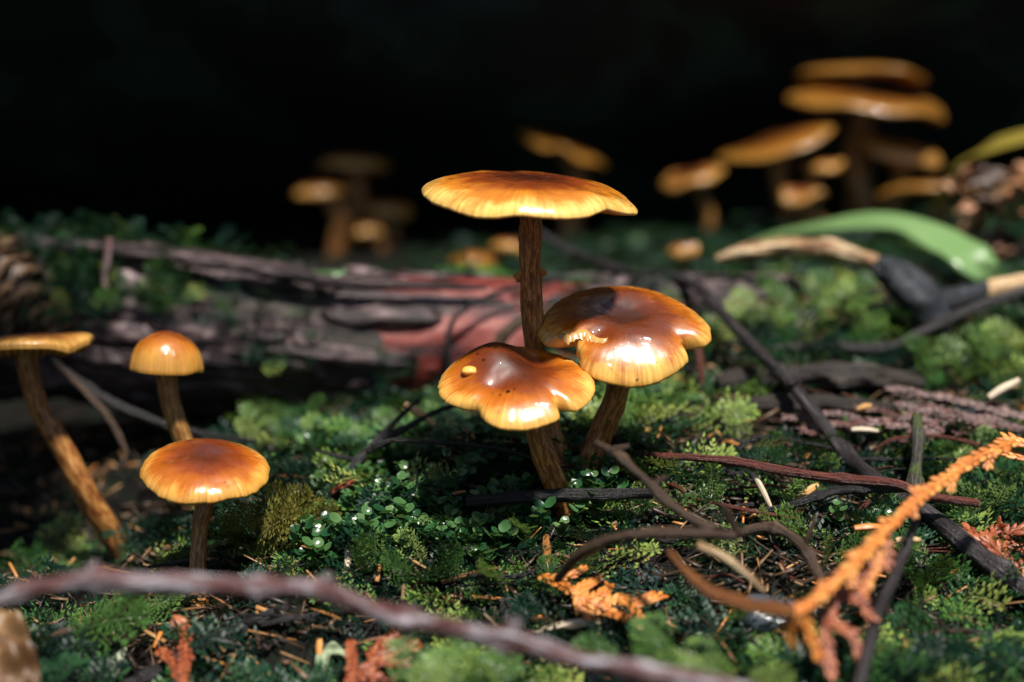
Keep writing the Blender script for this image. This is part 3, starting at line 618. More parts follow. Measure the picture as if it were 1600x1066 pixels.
tp = path((-90, 962, 25.2), (0, 936, 25), (70, 916, 25), (145, 906, 25), (240, 914, 25), (400, 916, 25), (500, 922, 25), (560, 946, 25), (635, 968, 24.8), (720, 985, 24.6), (810, 1003, 24.4), (900, 1030, 24.2), (1000, 1048, 24), (1130, 1072, 23.8), (1300, 1120, 23.5))
twig('foreground_twig', tp, [0.14, 0.18, 0.20, 0.18, 0.185, 0.17, 0.18, 0.16, 0.17], TW_FRONT, 'long blurred pinkish grey twig with stubs arching across the foreground', 220, 18, 0.22,
     [(.1, .3, .01), (.3, .2, .01), (.36, .35, .008), (.5, .25, .012), (.63, .3, .008), (.22, .45, .012), (.43, .3, .01), (.57, .3, .012), (.7, .35, .012), (.86, .3, .01)], 1,
     nubs=[(P(145, 900, 25), (0.1, 0, 1), 0.25, 0.11), (P(505, 915, 25), (0.4, 0, 0.9), 0.22, 0.10), (P(635, 975, 24.8), (0, -0.3, -1), 0.30, 0.10), (P(800, 990, 24.4), (0.3, 0, 1), 0.25, 0.11), (P(925, 1045, 24.2), (0.1, 0, -1), 0.28, 0.09)])
twig('fallen_branch', path((838, 362, 55), (900, 398, 53), (980, 425, 50.5), (1060, 435, 48.6), (1095, 452, 47), (1130, 492, 45), (1185, 548, 42.5), (1240, 605, 40.3), (1290, 668, 38.6), (1340, 728, 37.2), (1400, 772, 36), (1460, 812, 35), (1520, 860, 34), (1600, 922, 32.8), (1720, 1010, 31)),
     [0.17, 0.19, 0.20, 0.18, 0.18, 0.19, 0.205, 0.23, 0.26, 0.28], TW_GREY, 'long dark grey branch slanting from the log down across the moss', 140, 16, 0.12,
     [(.33, .3, .012), (.47, .35, .012), (.62, .25, .01), (.9, .3, .01)], 2, 'branch', nubs=[(P(1237, 598, 40.1), (0.6, -0.3, 0.6), 0.25, 0.12), (P(1535, 860, 33.8), (-0.5, -0.2, 0.8), 0.3, 0.13)])
twig('red_twig', path((985, 711, 36), (1060, 714, 35.6), (1150, 722, 35.2), (1240, 739, 34.9), (1330, 750, 34.6), (1400, 757, 34.3), (1450, 775, 34), (1530, 787, 33.6)), [0.07, 0.10, 0.12, 0.13, 0.13, 0.12, 0.10], TW_RED,
     'thin glossy reddish twig crossing in front of the long grey branch', 80, 12, 0.14, [(.27, .4, .015), (.55, .25, .02), (.85, .3, .015)], 3)
twig('dark_twig', path((732, 628, 39), (690, 640, 39), (640, 665, 38.6), (580, 700, 38), (545, 742, 37.2), (512, 792, 36.4), (490, 830, 36)), [0.06, 0.08, 0.10, 0.13, 0.15, 0.13, 0.08], TW_BLACK,
     'black forked twig rising from the moss to under the humped cap', 70, 10, 0.2, [(.45, .5, .03)], 4, nubs=[(P(575, 702, 38), (0.6, 0.5, 0.55), 2.2, 0.07), (P(560, 720, 37.6), (-0.9, 0.4, 0.1), 1.5, 0.06)])
twig('thin_twig', path((574, 706, 36.4), (610, 689, 36.2), (660, 690, 36), (720, 694, 35.8), (780, 702, 35.6), (838, 718, 35.4)), [0.09, 0.07, 0.06, 0.06, 0.055, 0.05], TW_BLACK, 'thin dark twig with one mossy end touching the central stems', 60, 10, 0.18, [(.1, .4, .05), (.5, .25, .03)], 5)
twig('black_stick', path((730, 784, 34.2), (800, 778, 34), (870, 774, 33.9), (950, 773, 33.9), (1020, 771, 33.9)), [0.14, 0.155, 0.16, 0.15, 0.13], TW_BLACK, 'short wet black stick lying before the stem bases of the three mushrooms', 60, 14, 0.22, [(.5, .15, .1)], 6, 'stick')
twig('black_stick', path((190, 1080, 30), (240, 1052, 30.3), (310, 1015, 30.8), (380, 980, 31.4), (448, 950, 32)), [0.16, 0.19, 0.20, 0.19, 0.12], TW_BLACK, 'charred black stick half buried under the foreground twig beside red cedar sprig', 60, 14, 0.25, [(.5, .15, .1)], 7, 'stick')
twig('slanting_twig', path((1190, 547, 45.5), (1290, 541, 45.4), (1380, 545, 45), (1440, 519, 45), (1520, 482, 45.5), (1620, 448, 46)), [0.12, 0.15, 0.17, 0.17, 0.18, 0.18], TW_GREY, 'kinked dark twig resting on the moss below the charred knob', 70, 12, 0.2, [(.38, .5, .03)], 8)
twig('mossy_stub', path((1432, 652, 37.5), (1434, 690, 36.6), (1430, 735, 35.8), (1428, 785, 34.6), (1430, 812, 34)), [0.14, 0.16, 0.17, 0.15, 0.13], TW_MOSSY, 'upright mossy stub of twig beside the orange cedar sprig', 40, 12, 0.25, [(.2, .35, .06), (.6, .35, .05)], 9)
twig('grey_stalk', path((1440, 770, 31.5), (1425, 830, 30.4), (1400, 895, 29), (1370, 965, 27.6), (1345, 1062, 26.2), (1335, 1110, 25.8)), [0.08, 0.10, 0.12, 0.12, 0.13], TW_GREY, 'blurred bare grey stalk rising before the orange cedar sprig', 50, 10, 0.15, [(.3, .3, .03)], 10)
twig('tan_twig', path((870, 905, 30.5), (905, 868, 30), (950, 845, 29.6), (1010, 834, 29.2), (1080, 834, 29), (1150, 838, 28.9)), [0.10, 0.13, 0.13, 0.12, 0.11], TW_BROWN, 'blurred tan twig arching above the orange cedar fragment', 70, 12, 0.3, (), 11)
twig('knobbly_twig', path((930, 690, 31), (965, 712, 30.6), (1000, 742, 30.2), (1045, 785, 29.7), (1100, 822, 29.2), (1150, 838, 29), (1130, 790, 28.8)), [0.05, 0.09, 0.08, 0.10, 0.10, 0.09, 0.06], TW_BROWN, 'blurred knobbly brown twig in front of the stem bases', 60, 12, 0.3, [(.2, .5, .04), (.45, .4, .03), (.75, .4, .04)], 12, nubs=[(P(1020, 760, 30), (0.6, 0, 0.5), 0.4, 0.08), (P(955, 705, 30.7), (0.7, 0, 0.2), 0.5, 0.09)])
twig('brown_twig', path((1140, 838, 31.5), (1200, 824, 31.6), (1250, 850, 31), (1275, 890, 30.4), (1290, 915, 30)), [0.10, 0.11, 0.12, 0.10, 0.06], TW_BROWN, 'forked brown twig among dark litter beside the orange sprig', 50, 10, 0.3, [(.3, .4, .03), (.6, .5, .04)], 13, nubs=[(P(1258, 856, 30.9), (0.25, 0, 1), 0.7, 0.07)])
twig('pale_twig', path((1090, 852, 28.2), (1130, 870, 28), (1170, 900, 27.8), (1195, 925, 27.6)), [0.09, 0.09, 0.08, 0.05], RIND, 'short blurred pale twig end pointing down near the orange sprig', 30, 10, 0.15, (), 14)
twig('dark_twig', path((1180, 800, 34.6), (1240, 788, 34.6), (1300, 768, 34.6), (1360, 762, 34.5), (1420, 765, 34.3)), [0.07, 0.09, 0.11, 0.12, 0.10], TW_BLACK, 'wet black twig lying just under the glossy reddish twig', 50, 10, 0.3, [(.4, .4, .03), (.7, .3, .04)], 15)
twig('thin_twig', path((1200, 655, 40.5), (1270, 668, 40), (1330, 672, 39.6), (1380, 660, 39.4), (1440, 652, 39.4)), [0.05, 0.08, 0.08, 0.07, 0.04], TW_BROWN, 'thin brown twig lying behind the long grey branch', 50, 8, 0.25, (), 16)
twig('thin_twig', path((1360, 705, 38), (1400, 686, 38), (1460, 682, 38), (1510, 690, 38), (1560, 706, 37.8), (1580, 722, 37.6)), [0.04, 0.06, 0.06, 0.06, 0.05, 0.03], TW_RED, 'thin bent reddish twig over the stone by the mossy stub', 50, 8, 0.2, (), 17)
twig('thin_twig', path((1230, 720, 37.3), (1300, 716, 37.2), (1380, 718, 37), (1450, 716, 37), (1540, 722, 36.8)), [0.03, 0.045, 0.05, 0.045, 0.03], TW_BLACK, 'straight black hair-thin twig running behind the mossy stub', 40, 8, 0.2, (), 18)
twig('thin_twig', path((1150, 700, 37.6), (1190, 684, 37.8), (1250, 690, 37.6), (1300, 700, 37.3)), [0.05, 0.07, 0.06, 0.04], TW_BLACK, 'short black twig lying behind the feathery moss frond', 30, 8, 0.25, (), 19)
twig('root', path((20, 380, 48), (140, 388, 47.4), (250, 398, 46.8), (340, 408, 46.4), (430, 424, 46.2), (540, 442, 46.1), (640, 446, 46.3), (760, 450, 46.8)), [0.28, 0.30, 0.27, 0.26, 0.22, 0.17, 0.08], BARK, 'grey root running along the upper face of the log', 90, 14, 0.2, [(.4, .2, .05)], 20, 'root')
twig('rootlet', path((705, 590, 45.7), (700, 545, 45.6), (706, 505, 45.7), (735, 478, 45.9), (790, 452, 46.4), (860, 440, 46.8)), [0.16, 0.13, 0.10, 0.08, 0.08, 0.05], TW_BLACK, 'dark rootlet climbing over the bare reddish wood of the log', 50, 10, 0.25, (), 21, 'root')
twig('rootlet', path((770, 560, 45.3), (790, 520, 45.3), (830, 492, 45.6), (880, 480, 46)), [0.22, 0.2, 0.17, 0.1], TW_BROWN, 'thick brown rootlet on the log behind the tallest stem', 40, 10, 0.25, (), 22, 'root')
twig('dark_twig', path((80, 560, 43), (130, 600, 42.5), (190, 636, 42), (260, 664, 41.6), (330, 680, 41.4), (400, 690, 41.4)), [0.10, 0.14, 0.15, 0.14, 0.1, 0.06], TW_BLACK, 'long dark twig crossing the hollow behind the bell shaped mushroom', 60, 10, 0.2, (), 23)
twig('upright_twig', path((172, 372, 46.4), (168, 400, 46.3), (163, 440, 46.2), (168, 452, 46.1)), [0.10, 0.12, 0.12, 0.08], TW_PINK, 'short upright pinkish twig by the cone', 24, 10, 0.2, (), 24)
twig('flecked_twig', path((85, 565, 42.5), (120, 600, 42), (160, 640, 41.5), (185, 680, 41.2), (200, 710, 41)), [0.06, 0.10, 0.11, 0.1, 0.06], TW_BROWN, 'flecked brown twig hanging into the dark hollow by the far stem', 30, 10, 0.3, (), 25)
twig('fine_rootlet', path((1000, 930, 32), (1012, 900, 32), (1024, 872, 32), (1018, 845, 32.2)), [0.02, 0.025, 0.025, 0.015], TW_BLACK, 'hair-fine black rootlet over the bluish stone', 24, 6, 0.1, (), 26)
twig('fine_rootlet', path((1058, 880, 32), (1085, 862, 32), (1100, 850, 32), (1108, 838, 32)), [0.02, 0.025, 0.02, 0.012], TW_GREY, 'hair-fine grey rootlet beside the bluish stone', 24, 6, 0.1, (), 27)

# chunks of wood: charred knob, peeled stick, cut stick, rotten slabs, stones
def chunk(name, pts, rad, mat, label, cat, rough=0.35, squash=1.0, seed=0, n=40, segs=20, parts=()):
    pts = lift(pts, 0.45); v, f, a = tube(pts, rad, n, segs, rough, 1.2, seed)
    if squash != 1.0: c = pts.mean(0); v = v.copy(); v[:, 2] = (v[:, 2] - np.interp(v[:, 0], pts[:, 0], pts[:, 2])) * squash + np.interp(v[:, 0], pts[:, 0], pts[:, 2])
    return solo(name, pts[np.argmin(pts[:, 2])], v, f, mat, label, cat, attrs=a)
chunk('peeled_stick', path((1118, 405, 49), (1160, 394, 49), (1240, 386, 48.8), (1310, 392, 48.6), (1385, 418, 48.2)), [0.12, 0.30, 0.36, 0.38, 0.24], RIND, 'pale peeled stick with tan rind leading to the charred knob', 'stick', 0.3, 0.9, 61)
chunk('charred_knob', path((1370, 412, 48), (1400, 430, 47.6), (1425, 462, 47.2), (1450, 490, 47), (1480, 505, 47)), [0.34, 0.55, 0.62, 0.6, 0.3], CHAR, 'rough bluish black charred knob of wood above the bright moss', 'wood', 0.45, 1.0, 62)
st = thing('cut_stick', P(1450, 482, 48), 'black barked stick with a cream freshly cut end beside the charred knob', 'stick')
v, f, a = tube(lift(path((1440, 484, 47.6), (1490, 468, 47.4), (1545, 456, 47.2)), 0.4), [0.45, 0.42, 0.40], 24, 16, 0.15, 1.5, 63); part(st, 'bark', v, f, CHAR, attrs=a)
v, f, a = tube(lift(path((1540, 457, 47.2), (1575, 449, 47.1), (1640, 438, 46.9)), 0.4), [0.39, 0.36, 0.33], 20, 16, 0.06, 1.5, 64); part(st, 'cut_wood', v, f, PEELED, attrs=a)
chunk('rotten_slab', path((1120, 600, 43.4), (1190, 590, 43.2), (1270, 588, 43), (1360, 590, 43), (1440, 598, 43.2)), [0.3, 0.55, 0.6, 0.55, 0.25], ROT, 'dark rotten slab of wood under the kinked twig', 'wood', 0.4, 0.7, 65, 60)
chunk('rotten_slab', path((1150, 632, 41.2), (1220, 628, 41), (1300, 632, 40.8), (1400, 640, 40.6)), [0.2, 0.4, 0.42, 0.2], ROT, 'lower dark rotten slab behind the long grey branch', 'wood', 0.4, 0.6, 66, 60)
chunk('bark_shard', path((60, 1000, 31.4), (110, 985, 31.6), (160, 968, 31.8)), [0.08, 0.15, 0.08], TW_BROWN, 'narrow brown bark shard under the foreground twig', 'bark', 0.3, 0.6, 67)
chunk('bark_shard', path((232, 886, 34.6), (270, 880, 34.4), (312, 872, 34.2)), [0.07, 0.13, 0.07], TW_GREY, 'grey bark shard leaning on the slender dark stem', 'bark', 0.35, 0.5, 68)
chunk('bark_shard', path((790, 935, 31.6), (793, 970, 31.3), (797, 1000, 31)), [0.10, 0.17, 0.12], TW_GREY, 'pinkish grey bark shard standing upright among moss', 'bark', 0.3, 1.0, 69)
chunk('driftwood_shard', path((838, 988, 31.2), (880, 978, 31.2), (920, 972, 31.2), (950, 968, 31.3)), [0.05, 0.12, 0.12, 0.05], PALE, 'pale grey gnarled shard of wood under the orange cedar fragment', 'wood', 0.5, 0.8, 70)
def stone(p, r, label, seed, sq=0.6, mat=STONE):
    t_, f_ = np.linspace(0, np.pi, 18), np.linspace(0, 2 * np.pi, 30, endpoint=False)
    T, F = np.meshgrid(t_, f_, indexing='ij'); d = np.stack([np.sin(T) * np.cos(F), np.sin(T) * np.sin(F), np.cos(T) * sq], -1)
    d = d * (1 + 0.28 * fbm(d * 1.4 + seed, seed, 3))[..., None]; v = (p + d * r).reshape(-1, 3)
    i = np.arange(17)[:, None] * 30; j = np.arange(30)[None]; j2 = (j + 1) % 30
    solo('stone', p, v, np.stack([i + j, i + 30 + j, i + 30 + j2, i + j2], -1).reshape(-1, 4), mat, label, 'stone')
stone(on_ground(1520, 668), 1.0, 'grey wet stone behind the bent reddish twig', 71); stone(on_ground(1000, 905), 0.55, 'bluish black wet stone beside the orange cedar fragment', 72)
stone(on_ground(1370, 690), 0.7, 'low grey stone half buried behind the mossy stub', 73, 0.4); stone(on_ground(660, 775), 0.3, 'small grey pebble among round leaves', 74)
stone(on_ground(1200, 965), 0.9, 'dark wet stone under the orange cedar sprig', 75, 0.5)

# ------------------------------------------------------------------ cedar sprays: shoots clad in overlapping scale leaves
def scale_mesh(mat):
    """one pointed, keeled scale leaf pressed along the shoot"""
    n, m = 7, 8; v = []
    for i_ in range(n):
        s_ = i_ / (n - 1); r_ = 0.47 * (math.sin(math.pi * (0.18 + 0.55 * s_)) ** 1.2) * (1 - s_ ** 4 * 0.85)
        for j_ in range(m):
            a_ = 2 * math.pi * j_ / m; v.append((s_ * 1.75 - 0.4, r_ * math.cos(a_), r_ * 0.45 * math.sin(a_) + 0.20 * s_ * s_ - 0.05))
    f = [(i_ * m + j_, i_ * m + (j_ + 1) % m, (i_ + 1) * m + (j_ + 1) % m, (i_ + 1) * m + j_) for i_ in range(n - 1) for j_ in range(m)]
    f += [tuple(range(m))[::-1], tuple((n - 1) * m + j_ for j_ in range(m))]
    return new_mesh('leaf_scale', v, f, mat)
SC = {m.name: scale_mesh(m) for m in (CED_OR, CED_RED, CED_PURP)}
from mathutils import Matrix
def shoot(t, pts, w0, w1, mat, step=0.75, up=np.array([0, -0.6, 0.8])):
    c = catmull(pts, 60); L = np.r_[0, np.cumsum(np.linalg.norm(np.diff(c, axis=0), axis=1))]
    v, f, a = tube(pts, [w0 * 0.28, w1 * 0.28], 16, 6, 0.1); core = part(t, 'shoot', v, f, mat, attrs=a)
    s_ = 0.0; k_ = 0; b_ = BASE[t.name]
    while s_ < L[-1]:
        fr = s_ / L[-1]; w = w0 + (w1 - w0) * fr
        p = np.array([np.interp(s_, L, c[:, q]) for q in range(3)]); p2 = np.array([np.interp(min(L[-1], s_ + 0.05), L, c[:, q]) - np.interp(max(0, s_ - 0.05), L, c[:, q]) for q in range(3)])
        M = rot_to(p2, up)
        kinds = [(0.30, 21), (-0.30, -21)] if k_ % 2 == 0 else [(0.0, 0)]
        for off, ang in kinds:
            A_ = R(ang + rng.normal() * 6); Rz = np.array([[math.cos(A_), -math.sin(A_), 0], [math.sin(A_), math.cos(A_), 0], [0, 0, 1]])
            sc = w * (1.0 if off else 0.85) * (0.75 + 0.5 * rng.random()); M3 = M @ Rz
            q = p + M[:, 1] * off * w + M[:, 2] * (0.0 if off else w * 0.12)
            o = bpy.data.objects.new('leaf_scale', SC[mat.name]); col.objects.link(o); o.parent = core
            mm = Matrix.Identity(4)
            for x in range(3):
                for y in range(3): mm[x][y] = M3[x, y] * sc
                mm[x][3] = (q[x] - b_[x]) * S
            o.matrix_local = mm
        s_ += w * step * 0.9; k_ += 1
def spray(name, main, w, sides, mat, label, base=None, group=None):
    main = lift(main, 0.75); t = thing(name, main[np.argmin(main[:, 2])], label, 'cedar sprig', group)
    shoot(t, main, w, w * 0.75, mat)
    if len(main) > 8:
        cc = catmull(main, 40)
        for z_ in range(4, 34, 3):
            dv = cc[z_ + 1] - cc[z_]; dv /= np.linalg.norm(dv); sv = np.cross(dv, [0, -0.8, 0.6]) * (1 if z_ % 2 else -1); ln = 0.18 + 0.32 * rng.random()
            shoot(t, np.array([cc[z_], cc[z_] + (dv * 0.8 + sv * 0.5) * ln * 0.5, cc[z_] + (dv * 0.8 + sv * 0.6 + [0, 0, -0.1]) * ln]), w * 0.8, w * 0.5, mat)
    for sd in sides: shoot(t, lift(sd, 0.72), w * 0.85, w * 0.65, mat)
    return t
spray('cedar_sprig', path((846, 900, 32.4), (880, 915, 32), (915, 938, 31.7), (950, 955, 31.5), (1000, 975, 31.2)), 0.20,
      [path((862, 905, 32.2), (895, 898, 32.2), (912, 888, 32.2)), path((895, 925, 31.9), (930, 908, 31.9), (938, 902, 31.9)), path((915, 938, 31.7), (945, 924, 31.8), (952, 914, 31.9)), path((905, 934, 31.7), (908, 955, 31.5), (930, 962, 31.4)),
       path((940, 950, 31.5), (965, 935, 31.5), (975, 945, 31.4)), path((962, 930, 31.7), (985, 942, 31.5), (1002, 968, 31.3)), path((990, 945, 31.5), (1015, 935, 31.4), (1034, 930, 31.4))], CED_OR, 'bright orange fallen cedar fragment with short side shoots lying in focus on the moss')
spray('cedar_sprig', path((272, 968, 30.8), (288, 985, 30.6), (290, 1020, 30.3), (284, 1075, 29.8)), 0.19, [path((248, 1016, 30.3), (266, 1030, 30.2), (280, 1060, 29.9))], CED_RED, 'rust red upright cedar shoot with hooked tip beside the charred stick')
spray('cedar_sprig', path((640, 1000, 30.6), (605, 1022, 30.3), (575, 1045, 30), (545, 1075, 29.7)), 0.20,
      [path((622, 1012, 30.4), (640, 1012, 30.4), (656, 1008, 30.4)), path((605, 1022, 30.3), (605, 1005, 30.4), (615, 990, 30.6)), path((590, 1034, 30.1), (615, 1038, 30), (636, 1036, 30)), path((585, 1036, 30.1), (585, 1015, 30.3), (598, 1000, 30.4)), path((565, 1054, 29.9), (595, 1062, 29.8), (615, 1062, 29.8))], CED_RED, 'rust red feathered cedar fragment below the foreground twig beside pale lichen')
spray('cedar_sprig', path((548, 1002, 30.4), (550, 1030, 30.1), (546, 1070, 29.7)), 0.16, [], CED_RED, 'single short rust red cedar shoot beside the pale lichen')
spray('cedar_sprig', path((1612, 905, 33), (1570, 870, 33.2), (1540, 845, 33.4), (1508, 826, 33.6)), 0.24, [path((1575, 872, 33.2), (1560, 852, 33.3), (1580, 832, 33.4), (1610, 820, 33.4)), path((1548, 850, 33.4), (1575, 850, 33.3), (1610, 862, 33)), path((1540, 845, 33.4), (1555, 828, 33.5), (1566, 816, 33.5))], CED_RED, 'orange red cedar fragment with plaited shoots beyond the long grey branch')
spray('cedar_sprig', path((1620, 700, 35), (1590, 690, 35.2), (1570, 684, 35.4)), 0.22, [path((1605, 715, 35), (1588, 712, 35.1), (1572, 708, 35.2))], CED_OR, 'small orange cedar tip at the end of the twig above the moss')
spray('cedar_sprig', path((1585, 690, 32), (1545, 706, 31.6), (1500, 732, 31), (1455, 765, 30.2), (1415, 800, 29.5), (1375, 838, 28.7), (1345, 872, 28), (1310, 905, 27.4), (1270, 940, 26.8), (1235, 955, 26.5)), 0.20,
      [path((1375, 838, 28.7), (1372, 870, 28.4), (1355, 910, 28), (1345, 945, 27.6)), path((1240, 955, 26.5), (1232, 975, 26.5), (1238, 1005, 26.6)), path((1255, 955, 26.6), (1265, 985, 26.6), (1280, 1030, 26.5))], CED_OR, 'long blurred orange cedar sprig slanting up over the litter')
twig('orange_stem', path((1045, 862, 27.4), (1080, 902, 27), (1120, 930, 26.7), (1180, 948, 26.5), (1240, 955, 26.5)), [0.05, 0.09, 0.12, 0.12, 0.15], TW_ORANGE, 'blurred orange brown stem joined to the long cedar sprig', 60, 12, 0.35, (), 31, 'stem')
spray('cedar_sprig', path((1360, 855, 28.6), (1345, 890, 28.2), (1310, 930, 27.8), (1290, 985, 27.2), (1300, 1060, 26.5)), 0.20, [path((1345, 890, 28.2), (1315, 905, 28), (1288, 915, 28)), path((1310, 930, 27.8), (1345, 940, 27.6), (1360, 965, 27.3)), path((1295, 970, 27.3), (1330, 990, 27), (1345, 1030, 26.7)), path((1380, 830, 29), (1388, 860, 28.7), (1384, 890, 28.4))], CED_RED, 'blurred rust cedar clump hanging beneath the long orange sprig')
for q_, (a_, lab) in enumerate([(((1620, 655, 40), (1550, 640, 40), (1480, 622, 40.4), (1400, 612, 40.8)), 'purple brown dead cedar spray lying topmost on the far stone'), (((1610, 672, 39.6), (1540, 662, 39.6), (1470, 648, 39.8), (1420, 640, 40)), 'purple brown dead cedar spray lying second on the far stone'),
        (((1430, 650, 40), (1370, 660, 39.8), (1300, 664, 39.6), (1250, 672, 39.4)), 'purple brown dead cedar spray trailing behind the long grey branch'), (((1500, 650, 39.2), (1470, 672, 38.8), (1440, 690, 38.4)), 'short dark cedar shoot hanging by the mossy stub')]):
    m_ = path(*a_); sides = []
    for z_ in range(1, 6):
        c_ = m_[0] + (m_[-1] - m_[0]) * z_ / 6.5; sg = 1 if z_ % 2 else -1
        sides.append(np.array([c_, c_ + np.array([-0.5, 0.1 * sg, 0.16 * sg + 0.05]), c_ + np.array([-1.1, 0.2 * sg, 0.24 * sg])]))
    spray('cedar_sprig', m_, 0.19, sides, CED_PURP, lab)

# ------------------------------------------------------------------ cone, blades, leaves
cb = P(40, 500, 47.5); cone = thing('pine_cone', cb, 'weathered brown cone with tan scale tips leaning against the log', 'cone')
ax0, ax1 = P(-40, 385, 47.6), P(95, 520, 46.8); cd = (ax1 - ax0); cl = np.linalg.norm(cd); cd /= cl; M = rot_to(cd, np.array([0, -0.7, 0.7]))
v, f, a = tube(np.array([ax0, (ax0 + ax1) / 2, ax1]), [0.7, 1.1, 0.6], 20, 14); part(cone, 'core', v, f, CONE, attrs=a)
csv = []; n_, m_ = 7, 7
for i_ in range(n_):
    for j_ in range(m_):
        x_ = i_ / (n_ - 1); y_ = j_ / (m_ - 1) * 2 - 1
        csv.append((x_ * 1.0, y_ * 0.42 * math.sin(math.pi * (0.15 + 0.7 * x_)) ** 0.8, 0.20 * x_ * x_ + 0.12 * (1 - y_ * y_)))
csv = np.array(csv); csv = np.vstack([csv, csv - [0, 0, 0.10]])
csf = [(i_ * m_ + j_, (i_ + 1) * m_ + j_, (i_ + 1) * m_ + j_ + 1, i_ * m_ + j_ + 1) for i_ in range(n_ - 1) for j_ in range(m_ - 1)]
csf += [tuple(q + n_ * m_ for q in ff)[::-1] for ff in csf]
ring = [j_ for j_ in range(m_)] + [i_ * m_ + m_ - 1 for i_ in range(1, n_)] + [(n_ - 1) * m_ + j_ for j_ in range(m_ - 2, -1, -1)] + [i_ * m_ for i_ in range(n_ - 2, 0, -1)]
csf += [(y, x, x + n_ * m_, y + n_ * m_) for x, y in zip(ring, ring[1:] + ring[:1])]
CS = new_mesh('cone_scale', csv, csf, CONE)
for k_ in range(110):
    s_ = (k_ + 0.5) / 110; an = k_ * 2.39996; rr = 0.55 + 0.75 * math.sin(math.pi * (0.12 + 0.80 * s_)) ** 0.7
    rad_d = M[:, 1] * math.cos(an) + M[:, 2] * math.sin(an); p = ax0 + cd * cl * s_ + rad_d * (rr * 0.55)
    d = rad_d * 0.75 + cd * (0.6 + 0.4 * rng.random()) + 0.14 * rng.normal(size=3); Ms = rot_to(d, rad_d) * (0.62 + 0.12 * rng.random())
    o = bpy.data.objects.new('cone_scale', CS); col.objects.link(o); o.parent = cone; mm = Matrix.Identity(4)
    for x in range(3):
        for y in range(3): mm[x][y] = Ms[x, y]
        mm[x][3] = (p[x] - cb[x]) * S
    o.matrix_local = mm
def blade(name, pts, w, mat, label, cat='leaf', face=np.array([0, -0.75, 0.65]), n=40, fold=0.15, curl=0.0, twist=0.0):
    pts = np.asarray(pts, float); c = catmull(pts, n); tg = np.gradient(c, axis=0); tg /= np.linalg.norm(tg, axis=1)[:, None]
    w = np.interp(np.linspace(0, 1, n), np.linspace(0, 1, len(w)), w); v = []; k = 7
    for i_ in range(n):
        fc = face + twist * (i_ / n - 0.5) * np.array([0, 0.8, 0.6]); sd = np.cross(tg[i_], fc); sd /= np.linalg.norm(sd); up = np.cross(sd, tg[i_])
        for j_ in range(k):
            y = j_ / (k - 1) * 2 - 1
            v.append(c[i_] + sd * y * w[i_] + up * (fold * abs(y) * w[i_] + curl * math.sin(i_ * 0.7) * y * w[i_]))
    v = np.array(v); up_off = np.array([0, 0.02, -0.025]); m = len(v); v = np.vstack([v, v + up_off])
    f = [(i_ * k + j_, (i_ + 1) * k + j_, (i_ + 1) * k + j_ + 1, i_ * k + j_ + 1) for i_ in range(n - 1) for j_ in range(k - 1)]
    f += [tuple(q + m for q in ff)[::-1] for ff in f]
    for i_ in range(n - 1):
        f.append((i_ * k, i_ * k + m, (i_ + 1) * k + m, (i_ + 1) * k)); f.append((i_ * k + k - 1, (i_ + 1) * k + k - 1, (i_ + 1) * k + k - 1 + m, i_ * k + k - 1 + m))
    return solo(name, pts[np.argmin(pts[:, 2])], v, f, mat, label, cat)
blade('grass_blade', path((1130, 410, 62), (1200, 372, 60), (1300, 350, 57), (1400, 347, 55), (1470, 375, 53.5), (1520, 405, 52.5), (1570, 455, 52)), [0.10, 0.22, 0.38, 0.50, 0.75, 0.85, 0.35], LEAF_P, 'broad bright green blade arching behind the peeled stick', face=np.array([0.15, -0.8, 0.6]), fold=0.06, curl=0.05)
blade('grass_blade', path((1455, 330, 66), (1500, 262, 64), (1550, 230, 62), (1640, 205, 60)), [0.1, 0.35, 0.5, 0.4], LEAF_Y, 'yellowing blade curving up beside the background cluster')
blade('grass_blade', path((640, 452, 60), (680, 434, 60), (740, 424, 60.5), (810, 438, 61)), [0.2, 0.5, 0.6, 0.3], LEAF_G, 'low dark green leaf under the squat yellow mushroom', face=np.array([0, -0.3, 1.0]))
blade('small_leaf', path((488, 424, 46.6), (505, 432, 46.4), (522, 431, 46.4), (541, 424, 46.6)), [0.05, 0.17, 0.16, 0.05], MOSS_B if False else LEAF_G, 'tiny pale green leaf lying on the top of the log', n=16, fold=0.5)
blade('small_leaf', path((178, 1060, 30), (184, 1035, 30.1), (196, 1012, 30.3)), [0.05, 0.14, 0.03], LICHEN, 'small upright pale green leaf beside the charred stick', n=16, fold=0.4)
for k_ in range(26):
    px, py, Y, sz = 1500 + 120 * rng.random(), 275 + 135 * rng.random(), 55 + 6 * rng.random(), 0.5 + 0.6 * rng.random()
    c_ = P(px, py, Y); d_ = np.array([math.cos(k_ * 2.1), 0.5 * math.sin(k_), 0.7 * math.sin(k_ * 1.7)]); d_ /= np.linalg.norm(d_); fc_ = rng.normal(size=3) + np.array([0, -0.6, 0.6])
    o_ = blade('dry_leaf', np.array([c_ - d_ * sz, c_ - d_ * sz * .3 + [0, 0, .15], c_ + d_ * sz * .4 + [0, 0, .1], c_ + d_ * sz]), [0.05, 0.45 * sz, 0.5 * sz, 0.05], (LEAF_D, CONE)[k_ % 2], 'curled reddish brown dry leaf in the heap behind the green blade', n=18, fold=0.5, curl=0.4, face=fc_)
    o_['group'] = 'dry leaves heaped behind the blade'
